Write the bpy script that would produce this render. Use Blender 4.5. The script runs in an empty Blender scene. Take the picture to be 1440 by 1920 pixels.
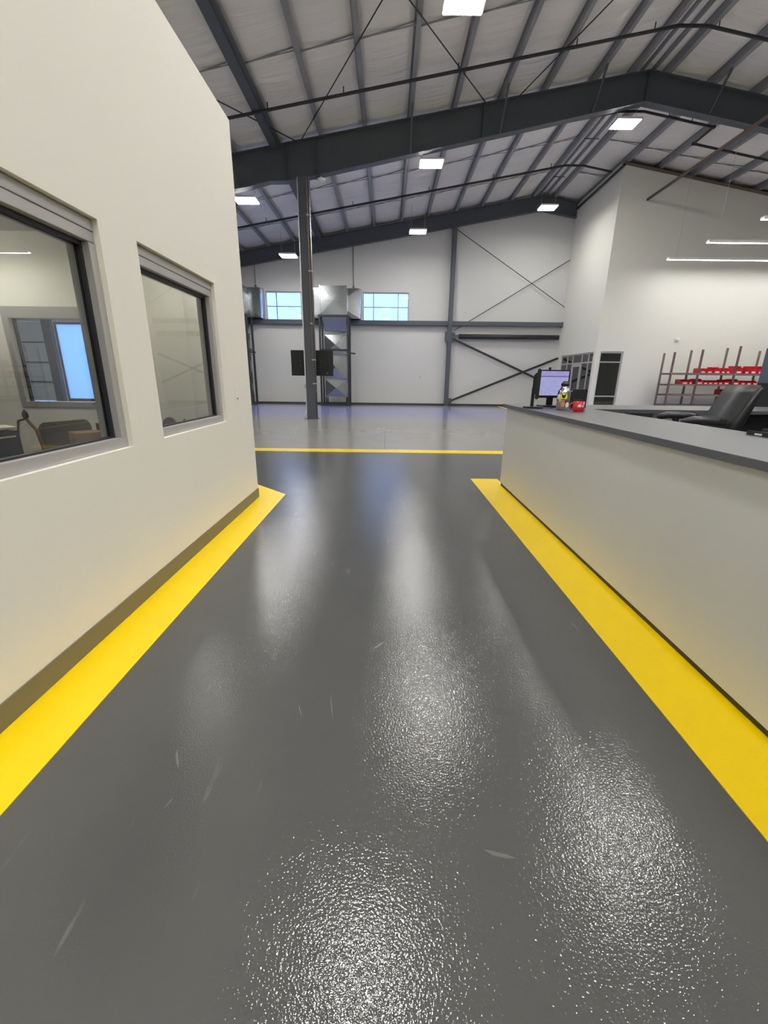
import bpy, bmesh, math, random
from mathutils import Vector, Matrix
random.seed(7)
scene = bpy.context.scene
COL = scene.collection

# ------------------------------------------------------------------ camera, world, exposure
CAM_Z = 1.363
YAW, PITCH, ROLL = -0.00595706, 0.303485, 0.0118885
cam_d = bpy.data.cameras.new('camera')
cam_d.sensor_fit = 'HORIZONTAL'; cam_d.sensor_width = 36.0; cam_d.lens = 799.93 / 1440 * 36.0
cam_d.clip_start = 0.02; cam_d.clip_end = 300
cam = bpy.data.objects.new('camera', cam_d); COL.objects.link(cam)
fwd = Vector((math.sin(YAW) * math.cos(PITCH), math.cos(YAW) * math.cos(PITCH), -math.sin(PITCH)))
rgt = Vector((math.cos(YAW), -math.sin(YAW), 0)); dwn = fwd.cross(rgt)
r2 = rgt * math.cos(ROLL) - dwn * math.sin(ROLL); d2 = rgt * math.sin(ROLL) + dwn * math.cos(ROLL)
M = Matrix((r2, -d2, -fwd)).transposed().to_4x4(); M.translation = (0, 0, CAM_Z)
cam.matrix_world = M
scene.camera = cam

SKY = 1.6          # brightness of the sky outside the windows
HIGHBAY = 47.0     # radiance of the high-bay lenses
LINEAR = 15.0      # radiance of the long linear lenses
scene.view_settings.view_transform = 'Standard'
scene.view_settings.look = 'None'
scene.view_settings.gamma = 1.0
scene.view_settings.use_curve_mapping = False
scene.view_settings.exposure = 1.3

world = bpy.data.worlds.new('daylight_sky'); scene.world = world; world.use_nodes = True
nt = world.node_tree
bg = nt.nodes['Background']
tc = nt.nodes.new('ShaderNodeTexCoord'); sx = nt.nodes.new('ShaderNodeSeparateXYZ')
rp = nt.nodes.new('ShaderNodeValToRGB')
nt.links.new(tc.outputs['Generated'], sx.inputs[0]); nt.links.new(sx.outputs['Z'], rp.inputs[0])
rp.color_ramp.elements[0].position = 0.0; rp.color_ramp.elements[0].color = (0.21, 0.40, 0.92, 1)
rp.color_ramp.elements[1].position = 0.7; rp.color_ramp.elements[1].color = (0.18, 0.36, 0.92, 1)
nt.links.new(rp.outputs[0], bg.inputs[0]); bg.inputs[1].default_value = SKY

# ------------------------------------------------------------------ materials
def lin(v):
    v /= 255.0
    return v / 12.92 if v <= 0.04045 else ((v + 0.055) / 1.055) ** 2.4
def rgb(r, g, b): return (lin(r), lin(g), lin(b), 1.0)

MATS = {}
def mat(name, col, rough=0.5, metal=0.0, bump=None, var=0.0, vscale=3.0, spec=0.5, coat=0.0, stretch=None):
    m = bpy.data.materials.new(name); m.use_nodes = True; t = m.node_tree
    b = t.nodes['Principled BSDF']
    b.inputs['Base Color'].default_value = col
    b.inputs['Roughness'].default_value = rough; b.inputs['Metallic'].default_value = metal
    b.inputs['Specular IOR Level'].default_value = spec; b.inputs['Coat Weight'].default_value = coat
    co = t.nodes.new('ShaderNodeTexCoord'); src = co.outputs['Object']
    if stretch:
        mp = t.nodes.new('ShaderNodeMapping'); mp.inputs['Scale'].default_value = stretch
        t.links.new(src, mp.inputs[0]); src = mp.outputs[0]
    if var:
        n = t.nodes.new('ShaderNodeTexNoise'); n.inputs['Scale'].default_value = vscale; n.inputs['Detail'].default_value = 6
        t.links.new(src, n.inputs['Vector'])
        mx = t.nodes.new('ShaderNodeMix'); mx.data_type = 'RGBA'
        mx.inputs[6].default_value = tuple(max(0, c * (1 - var)) for c in col[:3]) + (1,)
        mx.inputs[7].default_value = tuple(min(1, c * (1 + var)) for c in col[:3]) + (1,)
        t.links.new(n.outputs['Fac'], mx.inputs[0]); t.links.new(mx.outputs[2], b.inputs['Base Color'])
    if bump:
        n2 = t.nodes.new('ShaderNodeTexNoise'); n2.inputs['Scale'].default_value = bump[0]; n2.inputs['Detail'].default_value = bump[3] if len(bump) > 3 else 2
        t.links.new(src, n2.inputs['Vector'])
        bp = t.nodes.new('ShaderNodeBump'); bp.inputs['Strength'].default_value = bump[1]; bp.inputs['Distance'].default_value = bump[2]
        t.links.new(n2.outputs['Fac'], bp.inputs['Height']); t.links.new(bp.outputs[0], b.inputs['Normal'])
    MATS[name] = m
    return m
def emit(name, col, strength):
    m = bpy.data.materials.new(name); m.use_nodes = True; t = m.node_tree
    t.nodes.remove(t.nodes['Principled BSDF'])
    e = t.nodes.new('ShaderNodeEmission'); e.inputs[0].default_value = col; e.inputs[1].default_value = strength
    t.links.new(e.outputs[0], t.nodes['Material Output'].inputs[0]); MATS[name] = m
    return m
def glass(name, tint=(0.93, 0.95, 0.94, 1), ior=1.5):
    m = bpy.data.materials.new(name); m.use_nodes = True; t = m.node_tree
    t.nodes.remove(t.nodes['Principled BSDF'])
    ge = t.nodes.new('ShaderNodeNewGeometry'); vd = t.nodes.new('ShaderNodeVectorMath'); vd.operation = 'DOT_PRODUCT'
    t.links.new(ge.outputs['Normal'], vd.inputs[0]); t.links.new(ge.outputs['Incoming'], vd.inputs[1])
    f0 = ((ior - 1) / (ior + 1)) ** 2       # Schlick reflectance of each glass face, the same from both sides
    prev = vd.outputs['Value']
    for op, v in (('ABSOLUTE', None), ('SUBTRACT', 1.0), ('POWER', 5.0), ('MULTIPLY', 1 - f0), ('ADD', f0)):
        k = t.nodes.new('ShaderNodeMath'); k.operation = op
        if op == 'SUBTRACT': k.inputs[0].default_value = v; t.links.new(prev, k.inputs[1])
        else:
            t.links.new(prev, k.inputs[0])
            if v is not None: k.inputs[1].default_value = v
        prev = k.outputs[0]
    f = k
    a = t.nodes.new('ShaderNodeBsdfTransparent'); a.inputs[0].default_value = tint
    g = t.nodes.new('ShaderNodeBsdfGlossy'); g.inputs['Roughness'].default_value = 0.0
    x = t.nodes.new('ShaderNodeMixShader')
    t.links.new(f.outputs[0], x.inputs[0]); t.links.new(a.outputs[0], x.inputs[1]); t.links.new(g.outputs[0], x.inputs[2])
    t.links.new(x.outputs[0], t.nodes['Material Output'].inputs[0]); MATS[name] = m
    return m

mat('office_paint', rgb(234, 232, 222), 0.75, bump=(220, 0.12, 0.002), spec=0.3)
mat('room_paint', rgb(222, 221, 213), 0.75, bump=(120, 0.1, 0.002), spec=0.25)
mat('hall_paint', rgb(204, 204, 202), 0.8, bump=(120, 0.1, 0.002), spec=0.25, var=0.02, vscale=0.6)
mat('counter_laminate', rgb(214, 216, 217), 0.5, bump=(300, 0.05, 0.001), spec=0.35)
mat('counter_top', rgb(80, 83, 86), 0.34, bump=(160, 0.05, 0.001), var=0.06, vscale=40, spec=0.9)
mat('counter_edge', rgb(72, 75, 79), 0.45)
mat('scuff_grey', rgb(98, 98, 97), 0.3)
mat('kick_dark', rgb(62, 60, 50), 0.6)
mat('base_vinyl', rgb(118, 112, 92), 0.5)
mat('base_far', rgb(62, 62, 62), 0.6)
mat('steel_black', rgb(52, 55, 60), 0.45, spec=0.4)
mat('steel_dark', rgb(84, 89, 96), 0.5, var=0.08, vscale=5, spec=0.4)
mat('purlin_paint', rgb(140, 142, 145), 0.42, spec=0.5, var=0.06, vscale=4)
mat('pipe_dark', rgb(44, 46, 48), 0.5)
mat('pipe_red_oxide', rgb(82, 72, 66), 0.5)
mat('insulation', rgb(240, 237, 231), 0.36, bump=(2.2, 0.6, 0.06, 5), stretch=(0.35, 2.4, 1.0), spec=0.5, var=0.05, vscale=1.5)
mat('galvanised', rgb(166, 171, 174), 0.22, metal=1.0, var=0.12, vscale=9, bump=(3, 0.1, 0.02))
mat('aluminium', rgb(182, 181, 179), 0.42, metal=0.25)
mat('alu_dark', rgb(112, 113, 114), 0.5, metal=0.2)  # darker grey metal for conduits, door rails and small parts
mat('gasket', rgb(36, 38, 44), 0.5)
mat('white_frame', rgb(176, 180, 184), 0.5, metal=0.1)
mat('black_plastic', rgb(26, 27, 30), 0.42)
mat('black_matte', rgb(30, 31, 33), 0.7)
mat('dark_gray', rgb(58, 60, 64), 0.5)
mat('slate', rgb(84, 96, 112), 0.55)
mat('navy', rgb(48, 58, 84), 0.45)
mat('chrome', rgb(200, 202, 205), 0.2, metal=1.0)
mat('white_plastic', rgb(236, 236, 232), 0.4)
mat('paper', rgb(235, 230, 215), 0.8)
mat('cardboard', rgb(132, 104, 80), 0.85, var=0.06, vscale=20)
mat('leather', rgb(44, 45, 48), 0.36, bump=(90, 0.2, 0.002), spec=0.55)
mat('mesh_fabric', rgb(64, 66, 66), 0.9, bump=(260, 0.3, 0.002))
mat('red_plastic', rgb(196, 22, 48), 0.4)
mat('rack_steel', rgb(118, 108, 104), 0.5, var=0.1, vscale=2)
mat('rack_post', rgb(104, 82, 82), 0.5, var=0.15, vscale=1.3)
mat('mug_red', rgb(190, 28, 44), 0.22, coat=0.4)
mat('sticker_yellow', rgb(246, 222, 30), 0.5)
mat('sticker_orange', rgb(214, 140, 70), 0.5)
mat('sticker_mauve', rgb(150, 105, 120), 0.5)
mat('sticker_green', rgb(96, 140, 90), 0.5)
mat('copper', rgb(150, 112, 96), 0.4, metal=0.5)
mat('trim_brown', rgb(120, 108, 96), 0.7)
mat('desk_top', rgb(206, 186, 150), 0.5)
mat('leather_brown', rgb(112, 84, 60), 0.6)
mat('asphalt', rgb(190, 190, 186), 0.9)
mat('door_panel', rgb(205, 212, 214), 0.6)
emit('lamp_lens', (1.0, 0.975, 0.93, 1), HIGHBAY)
emit('linear_lens', (1.0, 0.98, 0.96, 1), LINEAR)
emit('office_lens', (1.0, 0.94, 0.84, 1), 16.0)
glass('clear_glass', ior=1.68)
glass('sky_glass', (0.96, 0.98, 0.98, 1), 1.45)
glass('tinted_glass', (0.30, 0.33, 0.36, 1), 2.5)
_m = bpy.data.materials.new('frosted_pane'); _m.use_nodes = True
_t = _m.node_tree; _t.nodes.remove(_t.nodes['Principled BSDF']); _b = _t.nodes.new('ShaderNodeBsdfTranslucent'); _b.inputs[0].default_value = (0.9, 0.92, 0.93, 1)
_t.links.new(_b.outputs[0], _t.nodes['Material Output'].inputs[0]); MATS['frosted_pane'] = _m
glass('bottle_glass', (0.75, 0.74, 0.70, 1), 1.6)

# epoxy floor with its orange-peel relief, scuffs and dust
def floor_material(name, base, rough, peel, peel_strength, scuff, var=0.12, coatdust=0.0):
    m = bpy.data.materials.new(name); m.use_nodes = True; t = m.node_tree; L = t.links.new
    b = t.nodes['Principled BSDF']
    co = t.nodes.new('ShaderNodeTexCoord')
    n = t.nodes.new('ShaderNodeTexNoise'); n.inputs['Scale'].default_value = 1.7; n.inputs['Detail'].default_value = 9; n.inputs['Roughness'].default_value = 0.65
    L(co.outputs['Object'], n.inputs['Vector'])
    mx = t.nodes.new('ShaderNodeMix'); mx.data_type = 'RGBA'
    mx.inputs[6].default_value = tuple(c * (1 - var) for c in base[:3]) + (1,); mx.inputs[7].default_value = tuple(min(1, c * (1 + var)) for c in base[:3]) + (1,)
    L(n.outputs['Fac'], mx.inputs[0])
    # long thin scuffs
    mp = t.nodes.new('ShaderNodeMapping'); mp.inputs['Scale'].default_value = (9, 1.3, 1); mp.inputs['Rotation'].default_value = (0, 0, 0.5)
    L(co.outputs['Object'], mp.inputs[0])
    w = t.nodes.new('ShaderNodeTexNoise'); w.inputs['Scale'].default_value = 2.1; w.inputs['Detail'].default_value = 5
    L(mp.outputs[0], w.inputs['Vector'])
    r = t.nodes.new('ShaderNodeValToRGB'); r.color_ramp.elements[0].position = 0.68; r.color_ramp.elements[1].position = 0.8
    L(w.outputs['Fac'], r.inputs[0])
    ma = t.nodes.new('ShaderNodeMath'); ma.operation = 'MULTIPLY'; ma.inputs[1].default_value = scuff; L(r.outputs[0], ma.inputs[0])
    m2 = t.nodes.new('ShaderNodeMix'); m2.data_type = 'RGBA'; m2.inputs[7].default_value = rgb(150, 150, 146)
    L(ma.outputs[0], m2.inputs[0]); L(mx.outputs[2], m2.inputs[6]); L(m2.outputs[2], b.inputs['Base Color'])
    rr = t.nodes.new('ShaderNodeMapRange'); rr.inputs['To Min'].default_value = rough * 0.85; rr.inputs['To Max'].default_value = rough * 1.25
    L(n.outputs['Fac'], rr.inputs[0]); L(rr.outputs[0], b.inputs['Roughness'])
    p = t.nodes.new('ShaderNodeTexNoise'); p.inputs['Scale'].default_value = peel; p.inputs['Detail'].default_value = 1.6
    L(co.outputs['Object'], p.inputs['Vector'])
    bp = t.nodes.new('ShaderNodeBump'); bp.inputs['Strength'].default_value = peel_strength; bp.inputs['Distance'].default_value = 0.004
    L(p.outputs['Fac'], bp.inputs['Height']); L(bp.outputs[0], b.inputs['Normal'])
    MATS[name] = m
floor_material('epoxy_dark', rgb(86, 87, 87), 0.06, 125, 0.29, 0.35)
floor_material('concrete_polished', rgb(150, 148, 144), 0.16, 14, 0.03, 0.25, 0.1)
floor_material('coating_blue', rgb(126, 130, 178), 0.16, 14, 0.03, 0.2, 0.08)
floor_material('yellow_paint', rgb(255, 216, 0), 0.3, 110, 0.15, 0.0, 0.04)

# ------------------------------------------------------------------ mesh helpers
class MB:
    def __init__(self): self.v = []; self.f = []
    def add(self, vs, fs):
        o = len(self.v); self.v += [tuple(p) for p in vs]; self.f += [tuple(i + o for i in q) for q in fs]; return self
    def box(self, x0, x1, y0, y1, z0, z1):
        return self.add([(x0, y0, z0), (x1, y0, z0), (x1, y1, z0), (x0, y1, z0), (x0, y0, z1), (x1, y0, z1), (x1, y1, z1), (x0, y1, z1)],
                        [(0, 3, 2, 1), (4, 5, 6, 7), (0, 1, 5, 4), (1, 2, 6, 5), (2, 3, 7, 6), (3, 0, 4, 7)])
    def prism(self, pts, axis, a, b):
        # convex or simple polygon pts in the two other axes, extruded along axis from a to b
        def P(p, w):
            return (w, p[0], p[1]) if axis == 0 else (p[0], w, p[1]) if axis == 1 else (p[0], p[1], w)
        n = len(pts); vs = [P(p, a) for p in pts] + [P(p, b) for p in pts]
        fs = [tuple(range(n)), tuple(range(2 * n - 1, n - 1, -1))] + [(i, i + n, (i + 1) % n + n, (i + 1) % n) for i in range(n)]
        return self.add(vs, fs)
    def bar(self, p, q, w, h, up=(0, 0, 1)):
        p = Vector(p); q = Vector(q); d = (q - p).normalized(); u = Vector(up)
        if abs(d.dot(u)) > 0.99: u = Vector((0, 1, 0))
        s = d.cross(u).normalized(); u = s.cross(d).normalized()
        vs = [c + s * a * w / 2 + u * b * h / 2 for c in (p, q) for a, b in ((-1, -1), (1, -1), (1, 1), (-1, 1))]
        return self.add(vs, [(3, 2, 1, 0), (4, 5, 6, 7), (0, 1, 5, 4), (1, 2, 6, 5), (2, 3, 7, 6), (3, 0, 4, 7)])
    def tube(self, pts, r, n=10):
        pts = [Vector(p) for p in pts]; rings = []
        for i, p in enumerate(pts):
            d = (pts[min(i + 1, len(pts) - 1)] - pts[max(i - 1, 0)]).normalized()
            u = Vector((0, 0, 1)) if abs(d.z) < 0.95 else Vector((0, 1, 0))
            s = d.cross(u).normalized(); u = s.cross(d)
            rr = r[i] if isinstance(r, (list, tuple)) else r
            rings.append([p + (s * math.cos(2 * math.pi * k / n) + u * math.sin(2 * math.pi * k / n)) * rr for k in range(n)])
        vs = [v for g in rings for v in g]
        fs = [(i * n + k, i * n + (k + 1) % n, (i + 1) * n + (k + 1) % n, (i + 1) * n + k) for i in range(len(pts) - 1) for k in range(n)]
        fs += [tuple(range(n - 1, -1, -1)), tuple((len(pts) - 1) * n + k for k in range(n))]
        return self.add(vs, fs)
    def lathe(self, prof, c=(0, 0, 0), n=24, cap=True):
        vs = [(c[0] + r * math.cos(2 * math.pi * k / n), c[1] + r * math.sin(2 * math.pi * k / n), c[2] + z) for r, z in prof for k in range(n)]
        fs = [(i * n + k, i * n + (k + 1) % n, (i + 1) * n + (k + 1) % n, (i + 1) * n + k) for i in range(len(prof) - 1) for k in range(n)]
        if cap: fs += [tuple(range(n - 1, -1, -1)), tuple((len(prof) - 1) * n + k for k in range(n))]
        return self.add(vs, fs)
    def build(self, name, material, parent=None, bevel=0.0, smooth=False, seg=2, fix=True):
        me = bpy.data.meshes.new(name); me.from_pydata(self.v, [], self.f); me.update()
        if fix or bevel:
            bm = bmesh.new(); bm.from_mesh(me)
            if bevel:
                bmesh.ops.bevel(bm, geom=[e for e in bm.edges if e.calc_face_angle(0) > 0.5], offset=bevel, segments=seg, affect='EDGES', clamp_overlap=True)
            bmesh.ops.recalc_face_normals(bm, faces=bm.faces)
            bm.to_mesh(me); bm.free()
        if smooth:
            me.shade_smooth() if smooth is True else me.set_sharp_from_angle(angle=smooth)
            if smooth is not True: pass
        me.materials.append(MATS[material] if isinstance(material, str) else material)
        o = bpy.data.objects.new(name, me); COL.objects.link(o)
        if parent is not None: o.parent = parent
        return o

def tag(o, label=None, cat=None, group=None, kind=None):
    if label: o['label'] = label
    if cat: o['category'] = cat
    if group: o['group'] = group
    if kind: o['kind'] = kind
    return o
def thing(name, loc=(0, 0, 0), rz=0.0, label=None, cat=None, group=None, kind=None):
    o = bpy.data.objects.new(name, None); o.empty_display_size = 0.1; COL.objects.link(o)
    o.location = loc; o.rotation_euler = (0, 0, rz)
    return tag(o, label, cat, group, kind)
def box(*a): return MB().box(*a)
def copy_tree(o, parent=None):
    c = o.copy(); COL.objects.link(c); c.parent = parent
    for ch in list(o.children): copy_tree(ch, c)
    return c

def wall_grid(u0, u1, thick, holes, top, P, extra=(), z0=0.0):
    """wall with rectangular holes. P(u, z, w) -> point, w = 0 front face, w = thick back face"""
    us = sorted({u0, u1, *extra, *[h[0] for h in holes], *[h[1] for h in holes]})
    zs = sorted({z0, *[h[2] for h in holes if h[2] > z0], *[h[3] for h in holes]})
    mb = MB()
    def quad(a, b, c, d): mb.add([a, b, c, d], [(0, 1, 2, 3)])
    for i in range(len(us) - 1):
        a, b = us[i], us[i + 1]
        for j in range(len(zs)):
            lo = zs[j]; last = j == len(zs) - 1
            ha, hb = (top(a), top(b)) if last else (zs[j + 1],) * 2
            mid = (a + b) / 2
            if not last and any(h[0] - 1e-6 <= mid <= h[1] + 1e-6 and h[2] - 1e-6 <= (lo + ha) / 2 <= h[3] + 1e-6 for h in holes): continue
            for w in (0, thick): quad(P(a, lo, w), P(b, lo, w), P(b, hb, w), P(a, ha, w))
            if last: quad(P(a, ha, 0), P(b, hb, 0), P(b, hb, thick), P(a, ha, thick))
    for w0, w1, l, h in holes:
        quad(P(w0, l, 0), P(w0, h, 0), P(w0, h, thick), P(w0, l, thick)); quad(P(w1, l, 0), P(w1, h, 0), P(w1, h, thick), P(w1, l, thick))
        quad(P(w0, h, 0), P(w1, h, 0), P(w1, h, thick), P(w0, h, thick))
        if l > z0: quad(P(w0, l, 0), P(w1, l, 0), P(w1, l, thick), P(w0, l, thick))
    for u in (u0, u1): quad(P(u, z0, 0), P(u, top(u), 0), P(u, top(u), thick), P(u, z0, thick))
    return mb

# ------------------------------------------------------------------ key dimensions (metres, camera stands at x = y = 0)
XW = -1.522                    # office wall face
OFF_H = 3.65                   # office wall height
XC = 1.536                     # counter face
YF = 23.6                      # far wall face
YN = 14.86                     # near gable frame (front flange edges)
XR, YR = 8.765, 19.31          # corner of the white inner room
RIDGE, APEX, SLOPE = 7.10, 9.555, 0.1706
XMIN, XMAX, YMIN = -22.5, 21.0, -9.0
def zr(x): return APEX - SLOPE * abs(x - RIDGE)     # underside of the purlins = top of the rafters

# ------------------------------------------------------------------ floor
fl = box(XMIN - 0.3, XMAX + 0.3, YMIN - 0.3, YF + 0.3, -0.2, 0.0).build('floor', 'epoxy_dark')
tag(fl, 'glossy dark grey epoxy floor running down the aisle', 'floor', kind='structure')
E = 0.003
J = -0.055
box(XMIN, J - 0.006, 8.35, 15.8, 0.0, E).build('concrete_slab', 'concrete_polished', fl)['label'] = 'lighter grey polished concrete left of the saw cut'
box(J + 0.006, XMAX, 8.35, 15.8, 0.0, E).build('concrete_slab', 'concrete_polished', fl)['label'] = 'lighter grey polished concrete right of the saw cut'
box(XMIN, XMAX, 22.3, YF, 0.0, E).build('concrete_slab', 'concrete_polished', fl)['label'] = 'strip of grey concrete along the far wall'
box(XMIN, XMAX, 15.8, 22.3, 0.0, E).build('blue_coating', 'coating_blue', fl)['label'] = 'pale blue coated band before the far wall'
box(XMIN, XMAX, 8.18, 8.52, 0.0, E + 0.002).build('yellow_stripe', 'yellow_paint', fl)['label'] = 'yellow line painted across the floor'
box(5.83, 5.98, 9.2, 23.45, 0.0, E + 0.002).build('yellow_stripe', 'yellow_paint', fl)['label'] = 'yellow line running to the far wall behind the counter'
MB().prism([(1.20, YMIN), (XC + 0.05, YMIN), (XC + 0.05, 6.01), (1.20, 6.01)], 2, 0, E).build('yellow_stripe', 'yellow_paint', fl)['label'] = 'yellow border painted along the counter'
MB().prism([(XW - 0.02, YMIN), (-1.233, YMIN), (-1.233, 5.015), (-2.6, 6.382), (-2.8, 6.18), (XW - 0.02, 4.885)], 2, 0, E).build('yellow_stripe', 'yellow_paint', fl)['label'] = 'yellow border painted along the office wall'
MB().prism([(1.13, 0.835), (1.16, 0.83), (1.19, 0.845), (1.20, 0.865), (1.17, 0.858)], 2, 0, E).build('paint_drip', 'yellow_paint', fl)['label'] = 'small yellow paint splash'
def scuff(a, b, w):
    a = Vector((*a, 0)); b = Vector((*b, 0)); d = b - a; n = Vector((-d.y, d.x, 0)).normalized()
    q = [a + d * t + n * k for t, k in ((0, 0), (0.3, -w), (0.7, -w * 0.8), (1, 0), (0.7, w * 0.4), (0.3, w * 0.2))]
    MB().prism([(p.x, p.y) for p in q], 2, 0.0, 0.0006).build('scuff_mark', 'scuff_grey', fl)
for a, b, w in (((0.307, 0.935), (0.402, 0.91), 0.010), ((-0.788, 1.279), (-0.746, 1.197), 0.006), ((-0.067, 1.926), (-0.004, 1.999), 0.010), ((-0.241, 1.595), (-0.212, 1.438), 0.003), ((-0.721, 1.046), (-0.709, 1.084), 0.003), ((-0.372, 1.526), (-0.343, 1.45), 0.003)): scuff(a, b, w)
tag(box(-60, 60, YF + 0.35, 120, -0.25, -0.05).build('ground', 'asphalt'), 'grey paved ground outside the far wall', 'ground', kind='structure')

# ------------------------------------------------------------------ outer walls
W_Z0, W_Z1 = 4.11, 5.46
FAR_WINS = [(-6.22, -3.92, W_Z0, W_Z1), (-1.325, 0.98, W_Z0, W_Z1)]
FAR_DOORS = [(-19.9, -17.72, 0.0, 3.95), (-17.25, -14.6, 0.0, 3.93)]
wf = wall_grid(XMIN, XMAX, 0.25, FAR_WINS + FAR_DOORS, lambda u: zr(u) + 0.3, lambda u, z, w: (u, YF + w, z), extra=(RIDGE,)).build('wall_far', 'hall_paint')
tag(wf, 'tall white gable wall at the far end of the hall', 'wall', kind='structure')
wb = wall_grid(XMIN, XMAX, 0.25, [], lambda u: zr(u) + 0.3, lambda u, z, w: (u, YMIN - w, z), extra=(RIDGE,)).build('wall_back', 'hall_paint')
tag(wb, 'white wall behind the camera', 'wall', kind='structure')
tag(box(XMIN - 0.25, XMIN, YMIN, YF, 0, zr(XMIN) + 0.3).build('wall_left', 'hall_paint'), 'low eave wall on the far left of the hall', 'wall', kind='structure')
tag(box(XMAX, XMAX + 0.25, YMIN, YF, 0, zr(XMAX) + 0.3).build('wall_right', 'hall_paint'), 'eave wall on the far right of the hall', 'wall', kind='structure')
tag(box(-14.55, 8.6, YF - 0.03, YF, 0.0, 0.11).build('baseboard_far', 'base_far'), 'dark base strip along the far wall', 'baseboard', kind='structure')

# white inner room on the right
SF = (19.53, 23.10, 0.0, 2.55)
wl = wall_grid(YR + 0.15, YF, 0.15, [SF], lambda u: zr(XR) - 0.02, lambda u, z, w: (XR + w, u, z)).build('wall_room_side', 'room_paint')
tag(wl, 'white side wall of the inner room with the glazed front', 'wall', kind='structure')
FW = (8.96, 9.93, 0.0, 2.56)
wfr = wall_grid(XR, XMAX, 0.15, [FW], lambda u: zr(u) - 0.12, lambda u, z, w: (u, YR + w, z)).build('wall_room_front', 'room_paint')
tag(wfr, 'white front wall of the inner room behind the rack', 'wall', kind='structure')
MB().prism([(XR, zr(XR) - 0.12), (XMAX, zr(XMAX) - 0.12), (XMAX, zr(XMAX) - 0.02), (XR, zr(XR) - 0.02)], 1, YR - 0.012, YR + 0.15).build('trim_1', 'trim_brown')
tag(bpy.data.objects['trim_1'], 'brown timber plate on top of the inner room wall', 'trim', kind='structure')
box(XR + 0.15, XMAX, YR + 0.15, YF, 4.4, 4.5).build('ceiling_room', 'hall_paint')
tag(bpy.data.objects['ceiling_room'], 'ceiling inside the inner room', 'ceiling', kind='structure')

# ------------------------------------------------------------------ roof: insulation, purlins, bridging
D = 0.20
PX = [-21.4, -20.1, -18.8, -17.5, -16.2, -14.9, -13.6, -12.3, -11.0, -9.7, -8.4, -7.1, -5.85, -4.6, -3.34, -2.08, -0.8, 0.50, 1.74, 3.05, 4.25, 5.60, 6.62, 7.58, 8.88, 10.12, 11.4, 12.7, 14.0, 15.3, 16.6, 17.9, 19.2, 20.5]
# the blanket is held up at each purlin and sags a little between them
ce = MB()
nodes = [XMIN - 0.25] + PX + [XMAX + 0.25]
prof = []
for xa, xb in zip(nodes, nodes[1:]):
    for k in range(8):
        t = k / 8; x = xa + (xb - xa) * t
        prof.append((x, zr(x) + D - 0.075 * math.sin(math.pi * t) ** 0.6 * (1.0 if xb - xa > 0.7 else 0.3)))
prof.append((nodes[-1], zr(nodes[-1]) + D))
n_ = len(prof); ys = (YMIN - 0.25, YF + 0.25)
vs = [(x, y, z + dz) for dz in (0.0, 0.14) for y in ys for x, z in prof]
fs = []
for i in range(n_ - 1):
    fs += [(i, i + 1, n_ + i + 1, n_ + i), (2 * n_ + i, 3 * n_ + i, 3 * n_ + i + 1, 2 * n_ + i + 1), (i, 2 * n_ + i, 2 * n_ + i + 1, i + 1), (n_ + i, n_ + i + 1, 3 * n_ + i + 1, 3 * n_ + i)]
for i in (0, n_ - 1): fs.append((i, n_ + i, 3 * n_ + i, 2 * n_ + i))
ce.add(vs, fs)
ce = ce.build('ceiling', 'insulation')
tag(ce, 'high gabled roof lined with pale insulation blanket', 'ceiling', kind='structure')
def purlin(x):
    s = SLOPE if x < RIDGE else -SLOPE
    k = 1 if x < RIDGE else -1
    wide = abs(x + 3.34) < 0.01
    zb = zr(x)
    mb = MB()
    def pz(dx, dz): return (x + dx, zb + dz + s * dx)
    if wide:
        mb.prism([pz(-0.15, -0.07), pz(0.06, -0.07), pz(0.06, D), pz(-0.15, D)], 1, YMIN, YF)
        mb.prism([pz(0.06, 0.0), pz(0.15, 0.0), pz(0.15, 0.02), pz(0.06, 0.02)], 1, YMIN, YF)
    else:
        mb.prism([pz(-0.012, 0), pz(0.012, 0), pz(0.012, D), pz(-0.012, D)], 1, YMIN, YF)
        mb.prism([pz(0.012, 0.0), pz(0.095, 0.0), pz(0.095, 0.014), pz(0.012, 0.014)], 1, YMIN, YF)
        mb.prism([pz(0.083, 0.014), pz(0.095, 0.014), pz(0.095, 0.04), pz(0.083, 0.04)], 1, YMIN, YF)
        mb.prism([pz(-0.095, D - 0.014), pz(-0.012, D - 0.014), pz(-0.012, D), pz(-0.095, D)], 1, YMIN, YF)
    return mb.build('purlin', 'steel_dark' if wide else 'purlin_paint', ce)
for x in PX: purlin(x)
for a, b in zip(PX[9:-6], PX[10:-5]):
    if abs((a + b) / 2 - RIDGE) < 0.3: continue
    for y in (11.7, 18.4, 20.9):
        MB().bar((a, y, zr(a) + 0.03), (b, y + 0.02, zr(b) + 0.16), 0.025, 0.012).build('bridging_strap', 'purlin_paint', ce)
        MB().bar((a, y + 0.18, zr(a) + 0.16), (b, y - 0.1, zr(b) + 0.03), 0.025, 0.012).build('bridging_strap', 'purlin_paint', ce)

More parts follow.
